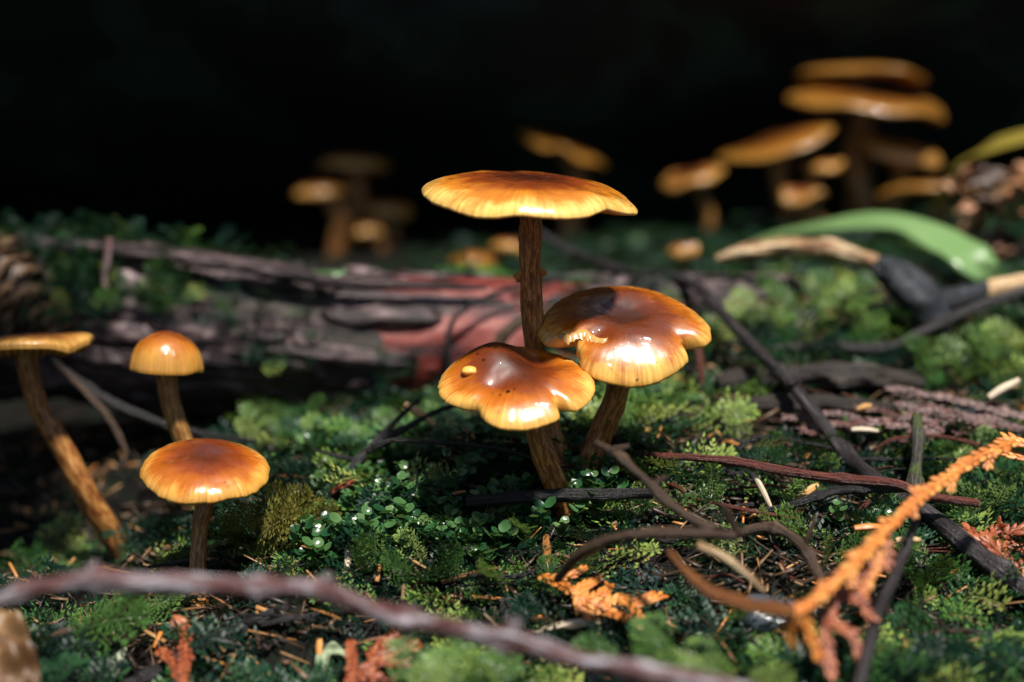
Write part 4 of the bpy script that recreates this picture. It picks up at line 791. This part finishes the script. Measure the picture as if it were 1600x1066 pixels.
for k_, (px, py, Y, lab) in enumerate([(0, 1005, 28, 'tan curled dry leaf just below the thin end of the foreground twig'), (15, 1050, 27.4, 'brown crumpled dry leaf under the tan curled leaf'), (-10, 1060, 27, 'dark dry leaf beneath the brown crumpled leaf')]):
    c_ = P(px, py, Y); blade('dry_leaf', np.array([c_ + [-0.9, 0, -.1], c_ + [-.3, .1, .2], c_ + [.2, 0, .15], c_ + [.6, -.1, -.2]]), [0.1, 0.5, 0.45, 0.05], LEAF_K, lab, n=24, fold=0.4, curl=0.5)
ht = on_ground(1560, 470); 
tv, tf, ta = tube(np.array([[22, 57, 2.0], [24, 58.5, 4.4], [25, 60, 6.6]]), [2.8, 2.4, 0.6], 30, 24, 0.3, 0.5, 81)
solo('rotten_stump', (22, 57, 2), tv, tf, ROT, 'small dark rotten stump under the heap of dry leaves', 'stump', attrs=ta)
blade('lichen_scrap', path((500, 1062, 29.8), (505, 1030, 30.1), (520, 1015, 30.3), (540, 1022, 30.3)), [0.12, 0.14, 0.13, 0.06], LICHEN, 'curled pale grey green lichen scrap beside the rust cedar', 'lichen', n=24, curl=0.8, fold=0.4)

# ------------------------------------------------------------------ moss, round leaved shoots, litter
def proj(p):
    p = np.asarray(p, float); q = p - np.array([0, 0, EYE]); cp, sp = math.cos(PITCH), math.sin(PITCH)
    fw = q[..., 1] * cp - q[..., 2] * sp; up = q[..., 1] * sp + q[..., 2] * cp
    return 800 + FPX * q[..., 0] / fw, 533 - FPX * up / fw
def patches(px, py, lst, base=0.0):
    w = np.full(np.shape(px), base, float)
    for x, y, rx, ry, a in lst: w = w + a * np.exp(-(((px - x) / rx) ** 2 + ((py - y) / ry) ** 2))
    return w
def frond_template(pairs, leaves, seed, lw=0.055, open_=62, flat=0.25, ll=0.115):
    """pinnate moss frond of unit length along +x; each side branch is clad in small leaflets"""
    r = np.random.default_rng(seed); V, F, T = [], [], []
    def leaf(p, d, n_, L, w, tip):
        d = d / np.linalg.norm(d); sd = np.cross(n_, d); sd /= np.linalg.norm(sd) + 1e-9; k = len(V)
        V.extend([p, p + d * L * 0.45 + sd * w, p + d * L + n_ * L * 0.15, p + d * L * 0.45 - sd * w]); T.extend([tip * 0.7, tip, tip * 1.0, tip]); F.append((k, k + 1, k + 2, k + 3))
    up = np.array([0, 0, 1.0]); ax = lambda s_: np.array([s_, 0, 0.22 * math.sin(s_ * 2.4) - 0.10 * s_ * s_])
    for i_ in range(pairs):
        s_ = 0.06 + 0.92 * i_ / (pairs - 1); Lb = 0.40 * math.sin(math.pi * (0.16 + 0.80 * s_)) ** 0.9 + 0.03
        for sg in (-1, 1):
            a_ = R(open_ - 22 * s_ + r.normal() * 7); d = np.array([math.cos(a_), sg * math.sin(a_), flat * r.normal() * 0.6 + 0.05]); p0 = ax(s_ + 0.01 * r.normal())
            for q in range(leaves):
                u_ = (q + 0.4) / leaves; p = p0 + d * Lb * u_ - up * 0.10 * (Lb * u_) ** 2 * 6
                for s2 in (-1, 1):
                    ang = R(38 + r.normal() * 9); sd = np.cross(up, d); dd = d * math.cos(ang) + s2 * sd * math.sin(ang) + up * 0.22 * r.normal() + up * 0.1
                    leaf(p, dd, up + 0.4 * np.array([0, s2 * sg, 0.0]), ll * (1 - 0.35 * u_), lw * 0.38 * (1 - 0.3 * u_), 0.3 + 0.7 * u_ * (0.5 + 0.5 * s_) )
            leaf(p0 + d * Lb * 0.9, d, up, 0.10, lw * 0.3, 1.0)
    n0 = len(V)
    for q in range(8):                                                     # the stem as a narrow ridge
        V.extend([ax(q / 7) + [0, 0.010, 0], ax(q / 7) - [0, 0.010, 0]]); T.extend([0.2, 0.2])
        if q: F.append((n0 + 2 * q - 2, n0 + 2 * q - 1, n0 + 2 * q + 1, n0 + 2 * q))
    return np.array(V), np.array(F), np.array(T)
def tuft_template(stems, leaves, seed):
    r = np.random.default_rng(seed); V, F, T = [], [], []
    for k in range(stems):
        az = r.random() * 6.28; ln = 0.5 + 0.5 * r.random(); lean = 0.25 + 0.5 * r.random(); b0 = np.array([r.normal() * 0.12, r.normal() * 0.12, 0])
        for q in range(leaves):
            u_ = (q + 0.5) / leaves; p = b0 + np.array([math.cos(az) * lean * u_ * u_, math.sin(az) * lean * u_ * u_, u_]) * ln * 0.8
            a_ = q * 2.4 + r.random(); d = np.array([math.cos(a_), math.sin(a_), 0.55 + 0.6 * u_]); d /= np.linalg.norm(d); sd = np.cross(d, [0, 0, 1.0]); sd /= np.linalg.norm(sd)
            L = 0.24 * (1 - 0.3 * u_); w = 0.035; i0 = len(V)
            V.extend([p, p + d * L * 0.5 + sd * w, p + d * L - np.array([0, 0, 0.05]), p + d * L * 0.5 - sd * w]); T.extend([0.5 * u_, u_, u_, u_]); F.append((i0, i0 + 1, i0 + 2, i0 + 3))
    return np.array(V), np.array(F), np.array(T)
def basis(d, up):
    d = d / np.linalg.norm(d, axis=1, keepdims=True); u = up - d * (d * up).sum(1, keepdims=True); u /= np.linalg.norm(u, axis=1, keepdims=True) + 1e-9
    return np.stack([d, np.cross(u, d), u], 2)
def scatter(temps, pos, M, scale, rnd):
    Vs, Fs, Ts, Rs = [], [], [], []; o = 0; which = rng.integers(0, len(temps), len(pos))
    for k, (V, F, T) in enumerate(temps):
        m = which == k; n = m.sum()
        if not n: continue
        W = np.einsum('kij,nj->kni', M[m] * scale[m][:, None, None], V) + pos[m][:, None]
        Vs.append(W.reshape(-1, 3)); Fs.append((F[None] + (np.arange(n) * len(V))[:, None, None] + o).reshape(-1, 4)); o += n * len(V)
        Ts.append(np.tile(T, n)); Rs.append(np.repeat(rnd[m], len(V)))
    return np.vstack(Vs), np.vstack(Fs), {'tip': np.concatenate(Ts), 'rnd': np.concatenate(Rs)}
FLO = [frond_template(9, 3, q, 0.075, ll=0.125) for q in range(5)]; FHI = [frond_template(15, 4, 20 + q) for q in range(4)]
TUF = [tuft_template(5, 9, q) for q in range(3)]
NOMOSS = [(1400, 775, 70, 30, -0.7), (1420, 470, 70, 45, -0.8), (285, 1015, 50, 50, -0.9), (595, 1030, 70, 40, -0.9), (930, 940, 100, 45, -0.8), (1550, 850, 60, 40, -0.6), (70, 740, 190, 150, -2.2), (1180, 900, 190, 100, -1.0), (1330, 665, 190, 45, -0.9), (1250, 600, 170, 30, -0.7), (870, 800, 110, 60, -0.45), (980, 905, 70, 40, -0.6), (360, 1010, 190, 55, -0.75), (620, 960, 200, 40, -0.4), (1130, 1000, 80, 50, -0.4)]
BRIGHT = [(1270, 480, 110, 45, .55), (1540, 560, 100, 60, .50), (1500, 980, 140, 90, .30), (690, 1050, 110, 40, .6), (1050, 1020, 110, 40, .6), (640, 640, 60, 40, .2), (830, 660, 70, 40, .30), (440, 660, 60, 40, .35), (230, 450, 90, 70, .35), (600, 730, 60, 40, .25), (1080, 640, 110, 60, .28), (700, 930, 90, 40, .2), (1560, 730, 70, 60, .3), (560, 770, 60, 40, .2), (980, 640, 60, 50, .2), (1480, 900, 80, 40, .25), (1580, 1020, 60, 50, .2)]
def sample_ground(n, y0=26, y1=54):
    y = np.sqrt(rng.random(n) * (y1 ** 2 - y0 ** 2) + y0 ** 2); x = (rng.random(n) * 2 - 1) * 0.46 * y; return x, y
def carpet(n, temps, s0, s1, lean, dens_bias, rnd_bias, name, label, mat, gate=None):
    x, y = sample_ground(n); p = np.stack([x, y, G(x, y)], -1); px, py = proj(p)
    d = patches(px, py, NOMOSS, 1.0) + 0.75 * fbm(np.stack([x * 0.5, y * 0.5, np.zeros(n)], -1), 60, 3) + dens_bias
    if gate is not None: d = d * (patches(px, py, gate) > 0.25)
    keep = rng.random(n) < np.clip(d, 0, 1); p = p[keep]; x, y, px, py = x[keep], y[keep], px[keep], py[keep]; n = len(p)
    nr_ = gnorm(x, y); az = rng.random(n) * 2 * np.pi
    d = np.stack([np.cos(az), np.sin(az), np.zeros(n)], -1) + nr_ * (lean + 0.35 * rng.random(n))[:, None]
    M = basis(d, nr_ + 0.25 * rng.normal(size=(n, 3))) if lean < 2 else basis(np.stack([np.cos(az), np.sin(az), np.zeros(n)], -1), nr_ + 0.2 * rng.normal(size=(n, 3)))
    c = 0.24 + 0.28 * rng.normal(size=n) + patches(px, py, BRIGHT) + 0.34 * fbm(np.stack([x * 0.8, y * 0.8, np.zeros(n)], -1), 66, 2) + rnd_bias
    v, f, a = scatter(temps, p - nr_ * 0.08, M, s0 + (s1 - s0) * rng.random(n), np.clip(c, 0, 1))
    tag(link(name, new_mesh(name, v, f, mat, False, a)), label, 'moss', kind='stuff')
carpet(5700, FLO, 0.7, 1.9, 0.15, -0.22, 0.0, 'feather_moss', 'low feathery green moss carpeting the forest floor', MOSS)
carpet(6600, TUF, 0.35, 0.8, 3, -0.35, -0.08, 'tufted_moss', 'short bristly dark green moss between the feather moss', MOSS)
# moss on the log
n = 1700; lpx = np.r_[rng.normal(215, 60, n // 2), rng.uniform(250, 1250, n // 4), rng.normal(60, 60, n - n // 2 - n // 4)]; l = np.array([log_l(x) for x in lpx])
phl = np.r_[rng.normal(0.35, 0.5, n // 2), rng.uniform(-0.5, 1.7, n // 4), rng.normal(0.3, 0.6, n - n // 2 - n // 4)]
p, d = log_pt(l, phl, 0.18); keep = fbm(np.stack([l * 0.7, phl * 2, np.zeros(n)], -1), 70, 2) > 0.10; p, d = p[keep], d[keep]; n = len(p)
M = basis(rng.normal(size=(n, 3)) * [1, 0.6, 0.5] + [0, -0.3, 0] + 0.5 * d, d)
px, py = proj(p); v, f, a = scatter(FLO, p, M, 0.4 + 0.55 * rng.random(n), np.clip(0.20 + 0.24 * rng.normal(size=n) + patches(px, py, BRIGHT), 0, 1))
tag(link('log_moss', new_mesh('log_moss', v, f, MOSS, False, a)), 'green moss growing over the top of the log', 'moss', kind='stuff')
# moss patch on the far ground behind
x = rng.random(2600) * 45 - 8; y = 57 + rng.random(2600) * 25; p = np.stack([x, y, G(x, y)], -1); keep = rng.random(2600) < np.clip(0.5 + (x + 5) * 0.04, 0, 1); p = p[keep]; n = len(p)
az = rng.random(n) * 6.28; M = basis(np.stack([np.cos(az), np.sin(az), 0.4 * np.ones(n)], -1), np.tile([0, 0, 1.0], (n, 1)))
v, f, a = scatter(FLO, p, M, 0.6 + 0.8 * rng.random(n), np.clip(0.22 + 0.2 * rng.normal(size=n), 0, 1)); tag(link('far_moss', new_mesh('far_moss', v, f, MOSS, False, a)), 'dim green moss on the ground behind the log', 'moss', kind='stuff')

# single fronds that stand out
def hero(px, py, L, az, el, mat, label, group=None, Y=None, face=None):
    p = lift([P(px, py, Y)], 0.15)[0] if Y else on_ground(px, py, 0.15)
    d = np.array([math.cos(R(az)) * math.cos(R(el)), -math.sin(R(az)) * math.cos(R(el)), math.sin(R(el))]); V, F, T = FHI[rng.integers(0, 4)]
    M = rot_to(d, np.array([0, -0.75, 0.7]) if face is None else np.asarray(face, float)); v = (M @ (V * L).T).T + p
    solo('moss_frond', p, v, F, mat, label, 'moss frond', group, False, {'tip': T, 'rnd': np.full(len(V), rng.random())})
hero(1205, 742, 1.15, 95, 80, MOSS_B, 'upright feathery green moss frond behind the red twig', Y=36.4)
hero(1108, 788, 1.05, 90, 78, MOSS_B, 'feathery green moss frond in front of the red twig', Y=35.2)
hero(105, 1002, 2.0, 8, 18, MOSS_B, 'long drooping fern-like moss frond beside the brown bark shard', Y=31.2)
hero(150, 985, 1.5, 20, 30, MOSS_B, 'second fern-like moss frond crossing over the long drooping one', Y=31.5)
hero(215, 975, 1.1, 340, 30, MOSS_B, 'short fern-like moss frond by the base of the slender dark stem', Y=32)
for (px, py, L, az, el) in [(350, 865, 1.6, 20, 45), (390, 865, 1.9, 25, 38), (420, 860, 1.8, 10, 50), (450, 845, 1.5, 5, 30), (370, 855, 1.3, 60, 70), (410, 835, 1.4, 350, 30), (440, 870, 1.3, 330, 20), (340, 845, 1.2, 90, 60), (400, 845, 1.6, 15, 60), (430, 830, 1.3, 0, 50)]:
    hero(px, py, L, az, el, MOSS_O, 'olive yellow feathery moss frond in the tuft beside the slender dark stem', 'olive fronds beside the dark stem', Y=34.8 + rng.random())
for (px, py) in [(640, 925), (690, 920), (730, 945), (600, 905), (860, 935), (770, 925), (1530, 760), (1560, 735), (1480, 745), (560, 905), (880, 905)] + [(480 + 1100 * rng.random(), 680 + 250 * rng.random()) for _ in range(45)]:
    hero(px, py, 0.7 + 0.4 * rng.random(), rng.random() * 360, 25 + 40 * rng.random(), MOSS_B, 'small bright green feathery frond poking out of the moss carpet', 'bright fronds in the moss carpet')
for (px, py, Y) in [(640, 1062, 27.6), (690, 1050, 27.6), (740, 1055, 27.4), (780, 1062, 27.5), (970, 1025, 27.4), (1020, 1030, 27.2), (1060, 1045, 27), (1110, 1045, 26.9), (1150, 1055, 26.8), (720, 1070, 27.4)]:
    for z in range(2): hero(px + 18 * z, py + 6, 0.8 + 0.35 * rng.random(), rng.random() * 360, 5 + 25 * rng.random(), MOSS_B, 'blurred pale green moss frond close to the foreground twig', 'blurred fronds near the foreground twig', Y=Y)
for (px, py) in [(1200, 480), (1240, 470), (1280, 470), (1320, 475), (1350, 470), (1230, 500), (1290, 495), (1330, 500), (1180, 470), (1180, 505), (1260, 455), (1310, 455), (1360, 490), (1220, 450)]:
    hero(px, py + 8, 0.8 + 0.5 * rng.random(), rng.random() * 360, 5 + 30 * rng.random(), MOSS_B, 'pale green moss frond on the bank below the peeled stick', 'fronds below the peeled stick', Y=46.2 + rng.random())
for (px, py) in [(1470, 590), (1500, 575), (1540, 580), (1580, 590), (1560, 550), (1600, 560), (1430, 560), (1460, 550), (1520, 545), (1590, 530)]:
    hero(px, py + 6, 0.8 + 0.4 * rng.random(), rng.random() * 360, 5 + 35 * rng.random(), MOSS_B, 'bright green moss frond on the bank behind the purple brown cedar', 'fronds behind the dead cedar', Y=43.5 + rng.random())
for (px, py) in [(400, 650), (410, 680), (440, 660), (480, 640), (485, 670), (430, 690), (395, 700), (470, 700)]:
    hero(px, py + 6, 0.6 + 0.4 * rng.random(), rng.random() * 360, 10 + 35 * rng.random(), MOSS_B, 'green moss frond at the foot of the barked log', 'fronds at the foot of the log', Y=42.5 + rng.random())
for (px, py) in [(800, 670), (830, 660), (790, 690), (810, 700), (770, 660), (1000, 660), (1030, 650)]:
    hero(px, py, 0.9 + 0.5 * rng.random(), rng.random() * 360, 20 + 40 * rng.random(), MOSS_B, 'green moss frond behind the stems of the three mushrooms', 'fronds behind the three stems', Y=40 + rng.random())

# round leaved shoots
def disc_mesh(seed):
    r = np.random.default_rng(seed); V = [(0.0, 0, 0)]; T = [0.6]; m = 14
    for ring, rr in ((1, 0.55), (2, 1.0)):
        for q in range(m):
            a = 2 * math.pi * q / m; e = rr * (1 + 0.06 * r.normal() * (ring == 2)); V.append((e * math.cos(a) + 1.0, e * 0.86 * math.sin(a), 0.22 * e * e - 0.12 * abs(math.sin(a)) * e)); T.append(0.7 if ring == 1 else 1.0)
    V[0] = (1.0, 0, 0.0)
    F = [(0, 1 + q, 1 + (q + 1) % m) for q in range(m)] + [(1 + q, 1 + m + q, 1 + m + (q + 1) % m, 1 + (q + 1) % m) for q in range(m)]
    return new_mesh('round_leaf', np.array(V), F, ROUND, True, {'tip': T, 'rnd': np.full(len(V), r.random())})
DM = [disc_mesh(q) for q in range(9)]
RL = [(690, 760, 130, 60), (620, 830, 120, 55), (800, 850, 100, 50), (560, 850, 70, 45), (880, 745, 60, 40), (720, 880, 90, 30), (930, 800, 40, 40), (500, 890, 40, 20), (640, 700, 80, 25), (1380, 860, 50, 30)]
for k in range(250):
    cx, cy, sx, sy_ = RL[k % len(RL)] if k % 3 else RL[k % 4]; px, py = rng.normal(cx, sx * 0.6), rng.normal(cy, sy_ * 0.6)
    if py < 690 or py > 915: continue
    p = on_ground(px, py, 0.0); H = 0.35 + 0.65 * rng.random(); ln = rng.normal(size=2) * 0.18
    t = thing('round_leaved_shoot', p, 'small shoot of glossy round translucent green leaves on the mossy slope', 'leafy shoot', 'round leaved shoots on the mossy slope')
    top = p + np.array([ln[0], ln[1] - 0.1, H]); v, f, a = tube(np.array([p - [0, 0, .1], (p + top) / 2 + [0.03, 0, 0], top]), [0.025, 0.018], 7, 5); a['tip'] = np.zeros(len(v)); a['rnd'] = np.full(len(v), 0.4); part(t, 'stalk', v, f, ROUND, attrs=a)
    nl = rng.integers(4, 8); a0 = rng.random() * 6.28
    for q in range(nl):
        u_ = 1 - 0.55 * q / nl; an = a0 + q * 2.2; d = np.array([math.cos(an), math.sin(an) - 0.15, 0.25 + 0.5 * rng.random()]); Mq = rot_to(d, np.array([0, -0.35, 1.0]) + 0.25 * rng.normal(size=3)) * (0.10 + 0.085 * rng.random())
        o = bpy.data.objects.new('round_leaf', DM[rng.integers(0, 9)]); col.objects.link(o); o.parent = t; mm = Matrix.Identity(4); b_ = (p * (1 - u_) + top * u_) - p
        for x in range(3):
            for y in range(3): mm[x][y] = Mq[x, y]
            mm[x][3] = b_[x] * S
        o.matrix_local = mm
# litter: uncountable bits
n = 15000; x, y = sample_ground(n); p = np.stack([x, y, G(x, y)], -1); px, py = proj(p)
d = patches(px, py, [(1200, 880, 260, 130, .9), (1330, 670, 260, 70, .9), (350, 990, 200, 60, .7), (900, 950, 160, 60, .7), (700, 930, 200, 50, .5), (1250, 600, 200, 40, .6), (150, 850, 200, 100, .25), (560, 660, 160, 40, .5)], 0.30)
k = rng.random(n) < np.clip(d, 0, 1); p = p[k]; x, y = x[k], y[k]; n = len(p); az = rng.random(n) * 6.28
bit = np.array([[-.5, -.5, 0], [-.5, .5, 0], [.5, .4, 0], [.5, -.4, 0], [-.5, -.4, .7], [-.5, .4, .7], [.5, .3, .6], [.5, -.3, .6]]); bf = np.array([(0, 1, 2, 3), (7, 6, 5, 4), (0, 4, 5, 1), (1, 5, 6, 2), (2, 6, 7, 3), (3, 7, 4, 0)])
M = basis(np.stack([np.cos(az), np.sin(az), 0.45 * rng.normal(size=n)], -1), gnorm(x, y)); L = 0.25 + 0.9 * rng.random(n) ** 2; W = 0.03 + 0.10 * rng.random(n) ** 2
M = M * np.stack([L, W, W * 0.7], -1)[:, None, :]
v, f, a = scatter([(bit, bf, np.full(8, 0.6))], p + np.array([0, 0, 0.12]) + rng.random((n, 1)) * [0, 0, 0.25], M, np.ones(n), np.clip(rng.random(n) ** 1.15, 0, 1))
tag(link('leaf_litter', new_mesh('leaf_litter', v, f, DEBRIS, False, a)), 'fine dark litter of broken needles and bark crumbs', 'litter', kind='stuff')
# needles and chips one can point at
def needle_mesh():
    v, f, a = tube(np.array([[-0.5, 0, 0], [-0.1, 0.01, 0.03], [0.3, 0.0, 0.03], [0.5, -0.01, 0.0]]), [0.02, 0.045, 0.045, 0.012], 9, 6); v[:, 2] *= 0.55
    return new_mesh('needle', v, f, NEEDLE)
NM = needle_mesh(); k = 0
while k < 40:
    px, py = rng.random() * 1600, 640 + rng.random() * 426
    if px < 260 and py < 900: continue
    p = on_ground(px, py, 0.42 + 0.25 * rng.random()); M_ = rot_to(np.array([math.cos(k * 2.4), math.sin(k * 2.4) * 0.7, 0.35 * rng.normal()]), np.array([0, -0.2, 1.0])) * (0.5 + 0.7 * rng.random())
    o = tag(link('fallen_needle', NM, None, p), 'loose tan fallen conifer needle lying on the moss', 'needle', 'needles strewn over the moss'); mm = Matrix.Identity(4)
    for x in range(3):
        for y in range(3): mm[x][y] = M_[x, y]
        mm[x][3] = p[x] * S
    o.matrix_world = mm; k += 1
def chip(a, b, w, mat, label, name='wood_chip', cat='chip', th=0.35):
    a, b = lift([P(*a), P(*b)], 0.35); v, f, at = tube(np.array([a, a * .66 + b * .34 + [0, 0, .02], a * .33 + b * .67 + [0, 0, .02], b]), [w * 0.75, w, w * 0.9, w * 0.55], 12, 8, 0.15, 2, int(a[0] * 10) & 31)
    solo(name, a if a[2] < b[2] else b, v, f, mat, label, cat, attrs=at, smooth=False)
chip((632, 632, 39), (680, 664, 38.8), 0.13, CHIP, 'flat tan wood chip under the black forked twig'); chip((1176, 738, 35.2), (1205, 794, 34.8), 0.085, PALE, 'pale flat splinter leaning under the red twig', 'splinter', 'splinter')
chip((1246, 784, 35.2), (1278, 758, 35.4), 0.12, CHIP, 'short tan wood chip beside the pale splinter'); chip((853, 838, 33.6), (855, 895, 33), 0.11, NEEDLE, 'upright reddish brown flat stalk below the black stick', 'dry_stalk', 'stalk')
chip((690, 910, 32.6), (778, 888, 32.6), 0.06, NEEDLE, 'long orange needle lying across two round leaves', 'fallen_needle', 'needle'); chip((690, 934, 32), (722, 948, 31.8), 0.055, NEEDLE, 'short orange needle below the long orange one', 'fallen_needle', 'needle')
chip((1545, 622, 40), (1592, 594, 40.2), 0.12, PALE, 'pale pinkish stick fragment on the dead cedar', 'splinter', 'splinter'); chip((497, 820, 35.3), (494, 866, 34.8), 0.09, CED_RED, 'red brown upright stalk by the black forked twig', 'dry_stalk', 'stalk')
chip((520, 770, 36.4), (556, 752, 36.6), 0.11, CED_RED, 'rust coloured scrap beside the black forked twig', 'bark_scrap', 'bark'); chip((700, 748, 36.2), (722, 732, 36.4), 0.08, CHIP, 'orange scrap on the moss near the thin dark twig'); chip((545, 852, 34.2), (542, 888, 33.6), 0.10, PALE, 'yellowish upright stub among round leaves', 'dry_stalk', 'stalk')
chip((700, 775, 35), (728, 768, 35), 0.05, NEEDLE, 'tiny orange needle at the end of the black stick', 'fallen_needle', 'needle'); chip((1340, 640, 39.3), (1362, 634, 39.3), 0.10, CHIP, 'small yellow seed-like chip in the dark litter by the branch'); chip((1330, 672, 38.4), (1372, 674, 38.4), 0.09, PALE, 'pale narrow chip behind the long grey branch')
chip((830, 968, 31), (858, 966, 31), 0.07, CED_OR, 'small orange scrap under the orange cedar fragment'); chip((1335, 826, 32), (1380, 824, 32), 0.10, CED_OR, 'orange scrap in the litter behind the orange sprig'); chip((1400, 845, 31.8), (1440, 845, 31.8), 0.09, CHIP, 'yellow flat scrap beside the grey stalk')
chip((500, 1000, 30.4), (498, 1030, 30.1), 0.08, CED_OR, 'upright orange scrap beside the rust cedar shoot'); chip((890, 705, 37.5), (915, 690, 37.6), 0.12, CED_RED, 'reddish bark scrap between the central stems', 'bark_scrap', 'bark'); chip((955, 680, 37), (962, 662, 37.2), 0.12, CED_OR, 'orange bark scrap beside the stem of the torn cap', 'bark_scrap', 'bark')
chip((1090, 540, 43), (1096, 600, 42.6), 0.13, TW_RED, 'upright red brown stalk behind the long grey branch', 'dry_stalk', 'stalk')

# small dark twigs strewn through the litter
for k in range(150):
    px, py = 250 + rng.random() * 1350, 610 + rng.random() * 440
    if k % 2: px, py = rng.normal(1270, 170), rng.normal(760, 110)
    if px < 560 and py < 880: continue
    p = on_ground(px, py, 0.25 + 0.3 * rng.random()); az = rng.random() * math.pi; L = 0.8 + 3.0 * rng.random(); d = np.array([math.cos(az), 0.7 * math.sin(az), 0.18 * rng.normal()])
    q3 = rng.normal(size=(4, 3)) * [0.08, 0.08, 0.06] + p + np.outer(np.linspace(-0.5, 0.5, 4) * L, d); r_ = 0.025 + 0.05 * rng.random() ** 2
    q3[:, 2] = np.maximum(q3[:, 2], G(q3[:, 0], q3[:, 1]) + 0.15)
    v, f, a = tube(q3, [r_ * 0.7, r_, r_ * 0.9, r_ * 0.4], 24, 7, 0.25, 3, k)
    solo('small_twig', p, v, f, (TW_BLACK, TW_BROWN, TW_GREY, TW_RED)[k % 4], 'short thin broken twig lying loose in the mossy litter', 'twig', 'broken twigs strewn in the litter', attrs=a)
# unseen fern, added above the view to cast shade into the hollow
fern = thing('shade_fern', (-18, 20, -7), 'unseen sword fern added overhead to shade the dark hollow', 'fern')
for k, (e, h_) in enumerate([((-15, 35, 20), 24), ((-12, 39, 21), 25), ((-14, 30, 21), 25)]):
    pts = np.array([[-18, 20, -7], [-18.5 + k * 0.3, 20.5, 8], [-16 + k * 0.4, 22, 20], [(-15 + e[0]) / 2, (22 + e[1]) / 2, h_], e]); c = catmull(pts, 60); tg, nn, bb = frames(c)
    v, f, a = tube(pts, [0.35, 0.28, 0.2, 0.08], 40, 8, 0.05); fr = part(fern, 'frond', v, f, TW_MOSSY, attrs=a); V, F = [], []
    for q in range(22, 60):
        L = 5.0 * math.sin(math.pi * min(1, (q - 20) / 40 * 0.93 + 0.05)) ** 0.6; sdv = np.cross(tg[q], [0, 0, 1.0]); sdv /= np.linalg.norm(sdv)
        for sg in (-1, 1):
            d = sdv * sg * 0.93 + tg[q] * 0.3 + np.array([0, 0, -0.12]); i0 = len(V); W = tg[q] * 0.62
            for z, w in ((0, .5), (.3, 1), (.7, .8), (1, .05)): V.extend([c[q] + d * L * z - W * w, c[q] + d * L * z + W * w + [0, 0, -0.05]])
            F += [(i0 + 2 * z, i0 + 2 * z + 1, i0 + 2 * z + 3, i0 + 2 * z + 2) for z in range(3)]
    part(fr, 'pinnae', np.array(V), F, LEAF_G, root=fern)
